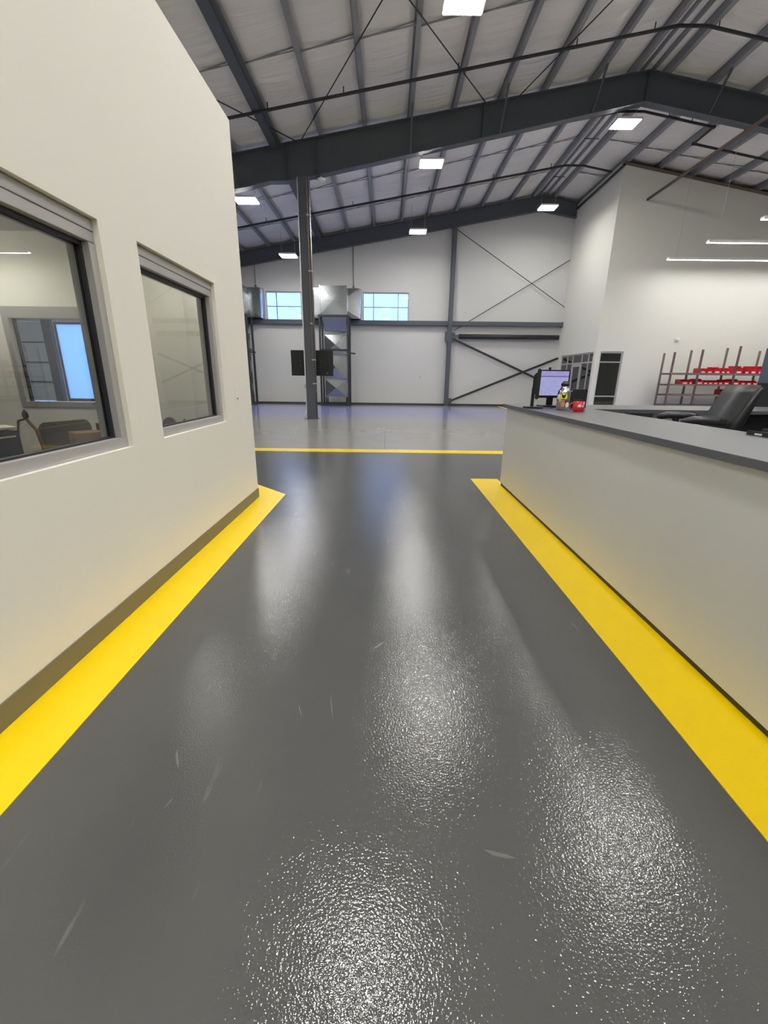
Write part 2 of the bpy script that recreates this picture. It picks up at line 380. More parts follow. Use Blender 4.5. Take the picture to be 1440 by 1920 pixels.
# ------------------------------------------------------------------ near gable frame with the free-standing column
fr = thing('steel_frame', (-2.59, YN + 0.15, 0), label='dark grey steel gable frame carried on the free-standing column', cat='steel frame')
OX, OY = fr.location.x, fr.location.y
def loc_build(mb, name, material, root, **k):
    """points given in world coordinates, object parented to root (root unrotated)"""
    mb.v = [(p[0] - root.location.x, p[1] - root.location.y, p[2] - root.location.z) for p in mb.v]
    return mb.build(name, material, root, **k)
def depth(x):
    pts = [(XMIN, 0.75), (-9, 0.80), (-4.3, 0.90), (-3.6, 0.86), (-3.05, 0.94), (-2.1, 0.94), (RIDGE, 0.72), (XMAX, 0.66)]
    for (a, da), (b, db) in zip(pts, pts[1:]):
        if a <= x <= b: return da + (db - da) * (x - a) / (b - a)
XS = [XMIN, -9, -4.3, -3.6, -3.05, -2.1, RIDGE, XMAX]
top = [(x, zr(x)) for x in XS]; bot = [(x, zr(x) - depth(x)) for x in XS]
web = MB()
for i in range(len(XS) - 1):
    web.prism([bot[i], bot[i + 1], top[i + 1], top[i]], 1, YN + 0.13, YN + 0.15)
loc_build(web, 'rafter_web', 'steel_dark', fr)
for nm, line, t in (('top_flange', top, -0.022), ('bottom_flange', bot, 0.022)):
    m_ = MB()
    for i in range(len(XS) - 1):
        (xa, za), (xb, zb) = line[i], line[i + 1]
        m_.prism([(xa, za), (xb, zb), (xb, zb + t), (xa, za + t)], 1, YN + 0.01, YN + 0.27)
    loc_build(m_, nm, 'steel_dark', fr)
for x in (-3.02, -2.2, 2.6, RIDGE - 0.02, 11.5):
    loc_build(box(x - 0.008, x + 0.008, YN + 0.02, YN + 0.26, zr(x) - depth(x) + 0.02, zr(x) - 0.03), 'stiffener', 'steel_dark', fr)
for x, sgn in ((0.50, 1), (3.05, 1), (5.60, 1), (8.88, -1), (-4.6, 1)):
    loc_build(MB().bar((x + 0.05, YN + 0.04, zr(x) - depth(x) + 0.05), (x + 0.05, YN - 0.62, zr(x) + 0.02), 0.05, 0.05), 'flange_brace', 'steel_dark', fr)
CX0, CX1 = -2.745, -2.435
ct = zr(-2.6) - 0.92
loc_build(box(CX0, CX1, YN, YN + 0.018, 0.025, ct), 'column_flange', 'steel_dark', fr)
loc_build(box(CX0, CX1, YN + 0.30, YN + 0.318, 0.025, ct), 'column_flange', 'steel_dark', fr)
loc_build(box(-2.6, -2.582, YN + 0.018, YN + 0.30, 0.025, ct), 'column_web', 'steel_dark', fr)
loc_build(box(CX0 - 0.04, CX1 + 0.04, YN - 0.04, YN + 0.36, 0.003, 0.025), 'base_plate', 'steel_dark', fr)
for dx in (0.06, -0.06):
    for yy in (YN - 0.02, YN + 0.34):
        loc_build(MB().lathe([(0.018, 0.0), (0.018, 0.03)], ((CX0 if dx > 0 else CX1) + dx, yy, 0.025), 6), 'anchor_nut', 'dark_gray', fr)

# things fixed to the column
wc = MB().tube([(CX0 - 0.02, YN + 0.02, ct), (CX0 - 0.018, YN + 0.02, 0.55), (CX0 - 0.02, YN + 0.02, 0.32), (CX0 - 0.06, YN + 0.02, 0.16), (CX0 - 0.11, YN + 0.02, 0.005)], 0.016, 8).build('cable', 'white_plastic', smooth=True)
tag(wc, 'white cable running down the left edge of the column', 'cable')
tag(box(CX0 - 0.055, CX0 - 0.002, YN - 0.07, YN + 0.002, 1.02, 1.14).build('junction_box', 'aluminium', bevel=0.004), 'small grey junction box low on the column left edge', 'junction box')
cc = thing('conduit', (CX1 - 0.05, YN - 0.02, 0), label='thin copper coloured conduit strapped to the column front', cat='conduit')
loc_build(MB().tube([(CX1 - 0.055, YN - 0.016, 0.95), (CX1 - 0.055, YN - 0.016, ct)], 0.012, 8), 'tube', 'copper', cc)
for z in (1.15, 1.9, 3.0, 4.5, 6.0):
    loc_build(box(CX1 - 0.09, CX1 - 0.02, YN - 0.03, YN - 0.001, z, z + 0.04), 'strap', 'aluminium', cc)
cg = thing('conduit', (CX1 + 0.02, YN + 0.02, 0), label='grey steel conduit along the right edge of the column', cat='conduit')
loc_build(MB().tube([(CX1 + 0.018, YN + 0.02, 0.9), (CX1 + 0.018, YN + 0.02, ct)], 0.016, 8), 'tube', 'galvanised', cg)
for z in (1.15, 1.9, 4.5):
    loc_build(box(CX1 - 0.01, CX1 + 0.04, YN - 0.005, YN + 0.045, z, z + 0.04), 'strap', 'aluminium', cg)
ap = MB().lathe([(0.02, 0.12), (0.03, 0.08), (0.12, 0.06), (0.14, 0.03), (0.11, 0.0), (0.02, -0.015)], (-2.07, YN + 0.14, zr(-2.07) - depth(-2.07) - 0.125), 20).build('access_point', 'white_plastic', smooth=True)
tag(ap, 'white round ceiling device under the big steel beam', 'sensor')
# television hung behind the column, seen from the back
tv = thing('television', (-2.59, 15.32, 1.83), label='large black flat television seen from behind the column', cat='television')
box(-0.715, 0.715, 0.0, 0.03, -0.41, 0.41).build('shell', 'black_plastic', tv, bevel=0.008)
box(-0.70, 0.70, 0.03, 0.036, -0.395, 0.395).build('screen', 'black_matte', tv)
box(-0.55, 0.55, -0.03, 0.0, -0.30, 0.22).build('back_housing', 'black_plastic', tv, bevel=0.012)
for x in (-0.40, 0.30): box(x - 0.012, x + 0.012, -0.05, -0.03, -0.15, 0.12).build('mount_rail', 'dark_gray', tv)
box(-0.45, 0.40, -0.06, -0.05, -0.05, 0.02).build('mount_bar', 'black_plastic', tv)
box(-0.05, 0.05, -0.15, -0.05, -0.07, 0.05).build('mount_arm', 'black_plastic', tv)
box(0.50, 0.53, -0.004, 0.0, -0.33, -0.31).build('badge', 'white_plastic', tv)

# ------------------------------------------------------------------ far end frame, girts and wall bracing
ef = MB()
for xa, xb in ((XMIN, RIDGE), (RIDGE, XR - 0.01)):
    ef.prism([(xa, zr(xa) - 0.58), (xb, zr(xb) - 0.58), (xb, zr(xb)), (xa, zr(xa))], 1, YF - 0.19, YF - 0.17)
    for t0, t1 in ((-0.60, -0.58), (-0.02, 0.0)):
        ef.prism([(xa, zr(xa) + t0), (xb, zr(xb) + t0), (xb, zr(xb) + t1), (xa, zr(xa) + t1)], 1, YF - 0.30, YF - 0.06)
tag(ef.build('end_rafter', 'steel_dark'), 'dark steel rafter along the top of the far wall', 'beam')
def girt(x0, x1, z0, z1, label):
    g = thing('wall_girt', ((x0 + x1) / 2, YF - 0.12, z0), label=label, cat='beam')
    loc_build(box(x0, x1, YF - 0.24, YF - 0.228, z0, z1), 'web', 'steel_dark', g)
    loc_build(box(x0, x1, YF - 0.228, YF, z1 - 0.012, z1), 'flange', 'steel_dark', g)
    loc_build(box(x0, x1, YF - 0.228, YF, z0, z0 + 0.012), 'flange', 'steel_dark', g)
    return g
girt(-14.4, 2.95, 3.94, 4.15, 'long dark steel girt running under the far windows')
girt(3.21, 8.72, 3.955, 4.145, 'dark steel girt right of the wall post')
box(8.70, 8.76, YF - 0.245, YF - 0.02, 3.93, 4.16).build('girt_clip', 'steel_dark', None)
tag(bpy.data.objects['girt_clip'], 'dark steel clip where the girt meets the inner room', 'bracket')
pc = thing('wall_post', (3.085, YF - 0.2, 0), label='tall slim dark steel post against the far wall', cat='post')
PT = zr(3.085) - 0.60
loc_build(box(2.985, 3.185, YF - 0.30, YF - 0.285, 0.004, PT), 'flange', 'steel_dark', pc)
loc_build(box(2.985, 3.185, YF - 0.075, YF - 0.06, 0.004, PT), 'flange', 'steel_dark', pc)
loc_build(box(3.08, 3.09, YF - 0.285, YF - 0.075, 0.004, PT), 'web', 'steel_dark', pc)
loc_build(box(2.86, 2.985, YF - 0.29, YF - 0.10, 3.20, 3.66), 'gusset_plate', 'steel_dark', pc)
loc_build(box(3.185, 3.36, YF - 0.20, YF - 0.18, 3.22, 3.62), 'gusset_plate', 'steel_dark', pc)
loc_build(box(3.185, 3.36, YF - 0.20, YF - 0.18, 0.08, 0.40), 'gusset_plate', 'steel_dark', pc)
sp = thing('strut_pipe', (3.5, YF - 0.2, 3.44), label='thick dark horizontal strut pipe below the right girt', cat='pipe')
loc_build(MB().tube([(3.55, YF - 0.2, 3.44), (8.62, YF - 0.2, 3.44)], 0.115, 16), 'tube', 'pipe_dark', sp, smooth=True)
loc_build(box(3.22, 3.58, YF - 0.215, YF - 0.185, 3.36, 3.52), 'end_plate', 'steel_dark', sp)
tag(MB().bar((3.27, YF - 0.20, 3.32), (8.74, YF - 0.20, 1.02), 0.012, 0.11).build('wall_brace', 'pipe_dark'), 'dark flat brace falling from the post toward the right', 'brace')
tag(MB().bar((3.25, YF - 0.17, 0.24), (8.74, YF - 0.17, 2.46), 0.012, 0.11).build('wall_brace', 'pipe_dark'), 'dark flat brace rising from the post foot', 'brace')
tag(MB().tube([(3.19, YF - 0.17, 8.16), (8.74, YF - 0.17, 4.85)], 0.017, 8).build('brace_rod', 'pipe_dark'), 'thin rod falling from the post top across the far wall', 'brace rod')
tag(MB().tube([(3.30, YF - 0.14, 3.72), (8.74, YF - 0.14, 6.94)], 0.017, 8).build('brace_rod', 'pipe_dark'), 'thin rod rising from the strut across the far wall', 'brace rod')
tag(box(1.62, 1.70, YF - 0.012, YF, 1.40, 1.49).build('wall_outlet', 'aluminium', bevel=0.003), 'small grey outlet plate on the far wall', 'outlet')
def wall_conduit(x, ztop, zbot, dx, label):
    g = thing('conduit', (x, YF - 0.05, zbot), label=label, cat='conduit')
    loc_build(MB().tube([(x, YF - 0.04, ztop), (x, YF - 0.04, zbot + 0.12), (x + dx * 0.15, YF - 0.04, zbot + 0.03), (x + dx * 0.5, YF - 0.05, zbot), (x + dx, YF - 0.06, zbot - 0.05)], 0.016, 8), 'tube', 'alu_dark', g, smooth=True)
    loc_build(box(x - 0.04, x + 0.04, YF - 0.09, YF, zbot + 0.2, zbot + 0.36), 'junction_box', 'alu_dark', g)
wall_conduit(-1.79, zr(-1.79) - 0.59, 5.36, -0.2, 'thin conduit dropping to the duct tower near the column')
wall_conduit(-6.66, zr(-6.66) - 0.59, 5.36, -0.4, 'thin conduit dropping to the duct tower beside the office')

# ------------------------------------------------------------------ windows in the far wall
def far_window(n, x0, x1, label):
    w = thing('window_%d' % n, ((x0 + x1) / 2, YF + 0.1, W_Z0), kind='structure', label=label, cat='window')
    y0, y1 = YF + 0.06, YF + 0.13
    m1, m2 = x0 + 0.53, x1 - 0.53; zm = (W_Z0 + W_Z1) / 2 + 0.0
    for a, b, c, d, nm in ((x0, x1, W_Z0, W_Z0 + 0.05, 'sill_rail'), (x0, x1, W_Z1 - 0.055, W_Z1, 'head_rail'), (x0, x0 + 0.045, W_Z0 + 0.05, W_Z1 - 0.055, 'jamb'), (x1 - 0.045, x1, W_Z0 + 0.05, W_Z1 - 0.055, 'jamb'),
                           (m1 - 0.025, m1 + 0.025, W_Z0 + 0.05, W_Z1 - 0.055, 'mullion'), (m2 - 0.025, m2 + 0.025, W_Z0 + 0.05, W_Z1 - 0.055, 'mullion')):
        loc_build(box(a, b, y0, y1, c, d), nm, 'white_frame', w)
    for a, b in ((x0 + 0.045, m1 - 0.025), (m1 + 0.025, m2 - 0.025), (m2 + 0.025, x1 - 0.045)):
        loc_build(box(a, b, y0, y1, zm - 0.022, zm + 0.022), 'muntin', 'white_frame', w)
        loc_build(box(a, b, y0 + 0.03, y0 + 0.036, W_Z0 + 0.05, zm - 0.022), 'pane', 'sky_glass', w)
        loc_build(box(a, b, y0 + 0.03, y0 + 0.036, zm + 0.022, W_Z1 - 0.055), 'pane', 'sky_glass', w)
far_window(1, -6.22, -3.92, 'six-pane high window partly hidden by the column')
far_window(2, -1.325, 0.98, 'six-pane high window right of the duct tower')
# sectional door and the bright glazed door far left, seen through the office
d1 = thing('door_1', (-18.8, YF + 0.08, 0), kind='structure', label='pale sectional overhead door far left behind the office', cat='door')
for k in range(4):
    loc_build(box(-19.9, -17.72, YF + 0.06, YF + 0.10, 0.02 + k * 0.985, (k + 1) * 0.985 - 0.01), 'door_section', 'door_panel', d1, bevel=0.01)
for k in range(1, 4):
    loc_build(MB().bar((-19.9, YF + 0.03, k * 0.985), (-17.72, YF + 0.03, k * 0.985), 0.06, 0.07), 'stiffener_rail', 'alu_dark', d1)
d2 = thing('door_2', (-15.9, YF + 0.08, 0), kind='structure', label='bright frosted daylight door far left behind the office', cat='door')
for a, b, c, d_ in ((-17.25, -17.15, 0, 3.93), (-14.7, -14.6, 0, 3.93), (-17.15, -14.7, 3.83, 3.93), (-17.15, -14.7, 0, 0.14)):
    loc_build(box(a, b, YF + 0.05, YF + 0.12, c, d_), 'door_frame', 'alu_dark', d2)
loc_build(box(-17.15, -14.7, YF + 0.08, YF + 0.09, 0.14, 3.83), 'pane', 'frosted_pane', d2)
tag(box(-17.70, -17.27, YF - 0.22, YF, 0.0, 4.6).build('trim_2', 'steel_dark'), 'dark steel jamb between the far left doors', 'trim', kind='structure')

# ------------------------------------------------------------------ duct towers by the far wall
def xbox(mb, x0, x1, y0, y1, z0, z1, bulge=0.03):
    """sheet-metal duct section whose faces are cross-broken toward the outside"""
    c = [(x0, y0), (x1, y0), (x1, y1), (x0, y1)]
    for i in range(4):
        a, b = c[i], c[(i + 1) % 4]
        mx, my = (a[0] + b[0]) / 2, (a[1] + b[1]) / 2
        n = Vector((b[1] - a[1], -(b[0] - a[0]), 0)).normalized() * bulge
        mb.add([(a[0], a[1], z0), (b[0], b[1], z0), (b[0], b[1], z1), (a[0], a[1], z1), (mx + n.x, my + n.y, (z0 + z1) / 2)], [(0, 1, 4), (1, 2, 4), (2, 3, 4), (3, 0, 4)])
    mb.add([(p[0], p[1], z) for z in (z0, z1) for p in c], [(3, 2, 1, 0), (4, 5, 6, 7)])
    return mb
def duct_tower():
    t = thing('duct_tower', (-2.63, 22.5, 0))
    B = lambda mb, nm, m_, **k: loc_build(mb, nm, m_, t, **k)
    xl, xr_, yf, yb = -3.32, -1.96, 22.15, 23.0
    for x in (xl, xr_):
        for y in (yf, yb): B(box(x - 0.045, x + 0.045, y - 0.045, y + 0.045, 0.004, 4.14), 'post', 'steel_black')
    for y in (yf, yb):
        B(box(xl + 0.045, xr_ - 0.045, y - 0.035, y + 0.035, 0.03, 0.13), 'base_rail', 'steel_black')
        B(box(xl + 0.045, xr_ - 0.045, y - 0.03, y + 0.03, 2.62, 2.70), 'middle_rail', 'steel_black')
        B(box(xl - 0.06, xr_ + 0.06, y - 0.05, y + 0.05, 4.14, 4.22), 'top_rail', 'steel_black')
    for x in (xl, xr_):
        B(box(x - 0.03, x + 0.03, yf + 0.045, yb - 0.045, 0.03, 0.13), 'base_rail', 'steel_black')
        B(box(x - 0.03, x + 0.03, yf + 0.045, yb - 0.045, 2.62, 2.70), 'middle_rail', 'steel_black')
        B(box(x - 0.05, x + 0.05, yf + 0.05, yb + 0.40, 4.14, 4.22), 'top_rail', 'steel_black')
    B(MB().bar((xr_ + 0.045, yf, 2.52), (xr_ + 0.34, yf, 2.50), 0.05, 0.07), 'support_arm', 'steel_black')
    # top box, plenum against the wall and the duct hanging below
    b1 = xbox(MB(), -3.28, -2.03, 22.2, 22.95, 4.24, 5.49, 0.015)
    B(b1, 'unit_box', 'galvanised', smooth=False)
    B(box(-3.30, -2.01, 22.17, 22.2, 4.84, 4.87), 'seam', 'galvanised')
    for x in (-3.30, -2.05): B(box(x, x + 0.04, 22.17, 22.22, 4.24, 5.51), 'corner_flange', 'galvanised')
    B(xbox(MB(), -3.80, -1.44, 22.99, YF - 0.26, 4.17, 5.52, 0.05), 'plenum', 'galvanised')
    B(box(-3.84, -1.40, YF - 0.26, YF - 0.01, 4.17, 5.56), 'wall_collar', 'galvanised')
    dx0, dx1, dy0, dy1 = -3.13, -2.07, 22.25, 22.9
    hop = MB().add([(dx0 - 0.1, dy0 - 0.04, 4.13), (dx1 + 0.04, dy0 - 0.04, 4.13), (dx1 + 0.04, dy1, 4.13), (dx0 - 0.1, dy1, 4.13), (dx0 + 0.08, dy0 + 0.22, 3.42), (dx1 - 0.05, dy0 + 0.22, 3.42), (dx1 - 0.05, dy1, 3.42), (dx0 + 0.08, dy1, 3.42)],
                   [(0, 3, 2, 1), (4, 5, 6, 7), (0, 1, 5, 4), (1, 2, 6, 5), (2, 3, 7, 6), (3, 0, 4, 7)])
    B(hop, 'hopper', 'galvanised')
    for z0, z1 in ((2.46, 3.36), (1.33, 2.40), (0.46, 1.29)):
        B(xbox(MB(), dx0, dx1, dy0, dy1, z0, z1, 0.09), 'duct_section', 'galvanised')
    for z in (3.38, 2.43, 1.31, 0.45):
        B(box(dx0 - 0.03, dx1 + 0.03, dy0 - 0.03, dy1 + 0.03, z - 0.02, z + 0.02), 'joint_flange', 'galvanised')
    for x in (dx0 - 0.01, dx1 - 0.05):
        for y in (dy0, dy1 - 0.06): B(box(x, x + 0.06, y, y + 0.06, 0.13 if y > 22.5 else 0.004, 0.43), 'leg', 'steel_black')
    return t
t1 = duct_tower()
tag(t1, 'galvanised duct tower in a black frame right of the column', 'duct', 'duct towers at the far wall')
t2 = copy_tree(t1); t2.location.x -= 4.88
tag(t2, 'galvanised duct tower in a black frame beside the office corner', 'duct', 'duct towers at the far wall')

# ------------------------------------------------------------------ glazed fronts of the inner room
def storefront_side():
    y0, y1, _, z1 = SF
    w = thing('window_3', (XR + 0.07, (y0 + y1) / 2, 0), kind='structure', label='grey framed glazed screen with door beside the far wall', cat='window')
    xa, xb = XR + 0.04, XR + 0.10
    cuts = [y0, 20.02, 20.70, 21.70, 22.34, y1]
    B = lambda mb, nm, m_: loc_build(mb, nm, m_, w)
    B(box(xa, xb, y0, y1, z1 - 0.06, z1), 'head_rail', 'aluminium'); B(box(xa, xb, y0, 20.70, 0.0, 0.09), 'sill_rail', 'aluminium'); B(box(xa, xb, 21.70, y1, 0.0, 0.09), 'sill_rail', 'aluminium')
    for y in cuts: B(box(xa - 0.01, xb, max(y0, y - 0.035), min(y1, y + 0.035), 0.0 if 20.1 < y < 22 or y in (y0, y1) else 0.09, z1 - 0.06), 'mullion', 'aluminium')
    for a, b in zip(cuts, cuts[1:]):
        B(box(xa, xb, a + 0.035, b - 0.035, 2.11, 2.17), 'transom', 'aluminium')
        B(box(xa + 0.025, xa + 0.031, a + 0.035, b - 0.035, 2.17, z1 - 0.06), 'pane', 'tinted_glass')
        if abs(a - 20.70) > 0.01: B(box(xa + 0.025, xa + 0.031, a + 0.035, b - 0.035, 0.09, 2.11), 'pane', 'tinted_glass')
    d = thing('door_3', (XR + 0.06, 21.2, 0), kind='structure', label='grey framed glass door in the side screen', cat='door')
    a, b = 20.74, 21.66
    for q in (box(xa - 0.01, xa + 0.04, a, a + 0.11, 0.02, 2.10), box(xa - 0.01, xa + 0.04, b - 0.11, b, 0.02, 2.10)): loc_build(q, 'stile', 'aluminium', d)
    for q in (box(xa - 0.01, xa + 0.04, a + 0.11, b - 0.11, 1.98, 2.10), box(xa - 0.01, xa + 0.04, a + 0.11, b - 0.11, 0.02, 0.26)): loc_build(q, 'rail', 'aluminium', d)
    loc_build(box(xa + 0.01, xa + 0.016, a + 0.11, b - 0.11, 0.26, 1.98), 'pane', 'tinted_glass', d)
    loc_build(MB().tube([(xa - 0.06, b - 0.06, 0.9), (xa - 0.06, b - 0.06, 1.3)], 0.012, 8), 'handle', 'chrome', d)
storefront_side()
w4 = thing('window_4', ((FW[0] + FW[1]) / 2, YR + 0.06, 0), kind='structure', label='narrow dark full-height window left of the rack', cat='window')
ya, yb_ = YR + 0.04, YR + 0.10
for a, b, c, d_, nm in ((FW[0], FW[0] + 0.05, 0, 2.56, 'jamb'), (FW[1] - 0.06, FW[1], 0, 2.56, 'jamb'), (FW[0] + 0.05, FW[1] - 0.06, 2.49, 2.56, 'head_rail'), (FW[0] + 0.05, FW[1] - 0.06, 0, 0.08, 'sill_rail'), (FW[0] + 0.05, FW[1] - 0.06, 2.11, 2.16, 'transom'), (FW[0] + 0.05, FW[1] - 0.06, 0.70, 0.755, 'transom')):
    loc_build(box(a, b, ya, yb_, c, d_), nm, 'aluminium', w4)
for c, d_ in ((0.08, 0.70), (0.755, 2.11), (2.16, 2.49)):
    loc_build(box(FW[0] + 0.05, FW[1] - 0.06, ya + 0.025, ya + 0.031, c, d_), 'pane', 'tinted_glass', w4)
box(XR + 0.15, XMAX, YR + 0.15, YF, 0.003, 0.006).build('floor_room', 'kick_dark')
tag(bpy.data.objects['floor_room'], 'dark carpet floor inside the inner room', 'floor', kind='structure')
box(XR + 2.6, XR + 2.7, YR + 0.15, YF, 0, 4.4).build('wall_room_inner', 'dark_gray')
tag(bpy.data.objects['wall_room_inner'], 'dark partition inside the inner room', 'wall', kind='structure')
dc = MB().lathe([(0.075, 0.0), (0.085, 0.03), (0.085, 0.07), (0.06, 0.12), (0.03, 0.145), (0.005, 0.15)], (0, 0, 0), 18).build('dome_camera', 'white_plastic', smooth=True)
dc.location = (12.03, YR, 3.05); dc.rotation_euler = (math.radians(90), 0, 0)
tag(dc, 'small white dome camera on the wall above the rack', 'camera')

# ------------------------------------------------------------------ storage rack with red bins
YA, YB = 18.0, 18.67
rk = thing('storage_rack', (13.2, 18.33, 0), label='grey steel storage rack against the white room wall', cat='rack')
UP = [(11.27, 2.475, 2.475), (12.35, 2.585, 2.60), (13.79, 2.725, 2.70), (15.12, 2.60, 2.60), (16.3, 2.6, 2.6)]
for x, zf, zb in UP:
    loc_build(box(x - 0.03, x + 0.03, YA - 0.03, YA + 0.03, 0.0, zf), 'upright', 'rack_post', rk)
    loc_build(box(x - 0.03, x + 0.03, YB - 0.03, YB + 0.03, 0.0, zb), 'upright', 'rack_steel', rk)
LEV = [0.455, 0.865, 1.265, 1.69]
for (xa, _, _), (xb, _, _) in zip(UP, UP[1:]):
    for z in LEV:
        for y in (YA, YB): loc_build(box(xa + 0.03, xb - 0.03, y - 0.02, y + 0.02, z - 0.05, z + 0.02), 'shelf_beam', 'rack_steel', rk)
        loc_build(box(xa + 0.03, xb - 0.03, YA + 0.02, YB - 0.02, z - 0.015, z + 0.005), 'shelf_deck', 'rack_steel', rk)
    loc_build(box(xa + 0.005, xa + 0.02, YA - 0.034, YA - 0.03, LEV[3] - 0.03, LEV[3]), 'tag_clip', 'white_plastic', rk)
def red_bin(w, h, d=0.42):
    b = thing('storage_bin', (0, 0, 0))
    mb = MB()
    mb.box(-w / 2, w / 2, 0, d, 0, 0.012)
    mb.prism([(0.0, 0.0), (d, 0.0), (d, h), (d * 0.45, h), (0.0, h * 0.45)], 0, -w / 2, -w / 2 + 0.008)
    mb.prism([(0.0, 0.0), (d, 0.0), (d, h), (d * 0.45, h), (0.0, h * 0.45)], 0, w / 2 - 0.008, w / 2)
    mb.box(-w / 2 + 0.008, w / 2 - 0.008, d - 0.008, d, 0.012, h)
    mb.box(-w / 2 + 0.008, w / 2 - 0.008, 0, 0.008, 0.012, h * 0.62)
    mb.build('tray', 'red_plastic', b)
    box(-w * 0.28, w * 0.28, -0.004, 0.0, 0.03, 0.03 + h * 0.2).build('name_tag', 'white_plastic', b)
    return b
ORD = ['leftmost', 'second', 'third', 'fourth', 'fifth', 'sixth', 'seventh', 'eighth', 'ninth', 'tenth', 'eleventh', 'twelfth', 'thirteenth']
proto = {}
def put_bins(z, xs, shelf):
    for i, (x, w, h) in enumerate(xs):
        key = (round(w, 2), round(h, 2))
        if key not in proto: o = proto[key] = red_bin(w, h)
        else: o = copy_tree(proto[key])
        o.location = (x, YA + 0.04, z + 0.006)
        nth = ORD[i] + (' red bin' if i == 0 else ' red bin from the left')
        tag(o, nth + ' on the ' + shelf + ' shelf of the rack', 'bin', 'red bins on the ' + shelf + ' shelf')
put_bins(LEV[3], [(12.56, .24, .20), (12.83, .22, .20), (13.12, .28, .25), (13.36, .16, .22), (13.55, .16, .22), (13.98, .30, .30), (14.30, .20, .24), (14.56, .26, .30), (14.85, .26, .30), (15.27, .24, .30), (15.54, .24, .30)], 'top')
put_bins(LEV[2], [(11.93, .28, .19), (12.16, .12, .19), (12.52, .28, .22), (12.76, .18, .17), (12.96, .18, .17), (13.16, .18, .17), (13.36, .18, .17), (13.60, .24, .20), (13.98, .28, .22), (14.26, .20, .17), (14.50, .20, .17), (14.75, .22, .17), (15.30, .24, .17)], 'second')
put_bins(LEV[1], [(13.62, .26, .22), (13.98, .26, .22)], 'third')

# ------------------------------------------------------------------ sprinkler pipes, roof rods, ridge services
def roof_pipe(y, off, x0, x1, r, label, heads, jog=None):
    p = thing('sprinkler_pipe', (x0, y, zr(x0) + off), label=label, cat='pipe')
    pts = [(x0, y, zr(x0) + off)]
    if x0 < RIDGE - 0.4: pts += [(RIDGE - 0.35, y, zr(RIDGE - 0.35) + off), (RIDGE + 0.35, y, zr(RIDGE + 0.35) + off)]
    if jog:
        pts += [(jog[0], y, zr(jog[0]) + off), (jog[0], jog[1], zr(jog[0]) + off - 0.05)]
        pts += [(x1, jog[1], zr(x1) + off - 0.05)]
        for i in range(len(pts) - 1): loc_build(MB().tube([pts[i], pts[i + 1]], r, 10), 'pipe', 'pipe_dark', p)
        for q in pts[-3:-1]: loc_build(MB().tube([(q[0] - 0.05, q[1], q[2]), (q[0] + 0.05, q[1], q[2])], r * 1.4, 10), 'elbow', 'pipe_dark', p)
    else:
        pts += [(x1, y, zr(x1) + off)]
        for i in range(len(pts) - 1): loc_build(MB().tube([pts[i], pts[i + 1]], r, 10), 'pipe', 'pipe_dark', p)
    for x in heads:
        loc_build(MB().tube([(x, y, zr(x) + off), (x, y, zr(x) + off + 0.16)], 0.014, 6), 'sprinkler_head', 'pipe_dark', p)
    return p
roof_pipe(13.12, -0.10, -14.0, 16.0, 0.036, 'dark sprinkler pipe crossing in front of the big steel beam', [-3.1, -1.2, 1.6, 4.4, 6.2, 7.7, 9.9])
roof_pipe(15.62, -0.53, -2.0, 14.5, 0.034, 'dark sprinkler pipe just behind the big steel beam with a jog', [-1.0, 0.8, 3.0, 5.0, 8.2, 8.9, 10.5], jog=(9.56, 16.45))
roof_pipe(19.85, -0.18, -12.0, 8.58, 0.036, 'dark sprinkler pipe nearest the far wall', [-5.0, -1.5, 1.5, 4.0, 6.2])
tag(MB().tube([(9.86, 8.5, 8.05), (9.86, YR - 0.01, 8.03)], 0.05, 10).build('main_pipe', 'pipe_red_oxide'), 'brown main pipe running into the white room wall', 'pipe')
tag(MB().tube([(XR - 0.07, YR - 0.2, 9.06), (XR - 0.07, YF - 0.33, 9.02)], 0.05, 10).build('edge_pipe', 'pipe_dark'), 'dark pipe along the top of the inner room side wall', 'pipe')
rs = thing('ridge_pipe', (7.3, 14, 9.3), label='grey service pipes running along the roof ridge', cat='pipe')
for x, z, r in ((6.95, 9.63, 0.045), (7.24, 9.625, 0.06)):
    loc_build(MB().tube([(x, YMIN + 0.5, z), (x, YF - 0.35, z)], r, 10), 'pipe', 'purlin_paint', rs, smooth=True)
for y in (6.0, 10.0, 12.2, 16.4, 18.5, 21.5):
    loc_build(MB().bar((6.85, y, 9.575), (7.36, y, 9.572), 0.04, 0.016), 'hanger', 'steel_dark', rs)
def rod(a, b, label):
    tag(MB().tube([(a[0], a[1], zr(a[0]) - 0.03), (b[0], b[1], zr(b[0]) - 0.03)], 0.014, 6).build('roof_rod', 'pipe_dark'), label, 'brace rod')
rod((-2.62, YN + 0.05), (2.45, 6.1), 'thin roof rod rising from above the column')
rod((2.62, YN - 0.02), (-2.45, 6.1), 'thin roof rod crossing the one above the column')
rod((3.55, YN - 0.02), (7.0, 6.1), 'thin roof rod rising toward the ridge')
rod((-2.72, YN + 0.05), (-8.0, 6.1), 'thin roof rod going left from above the column')

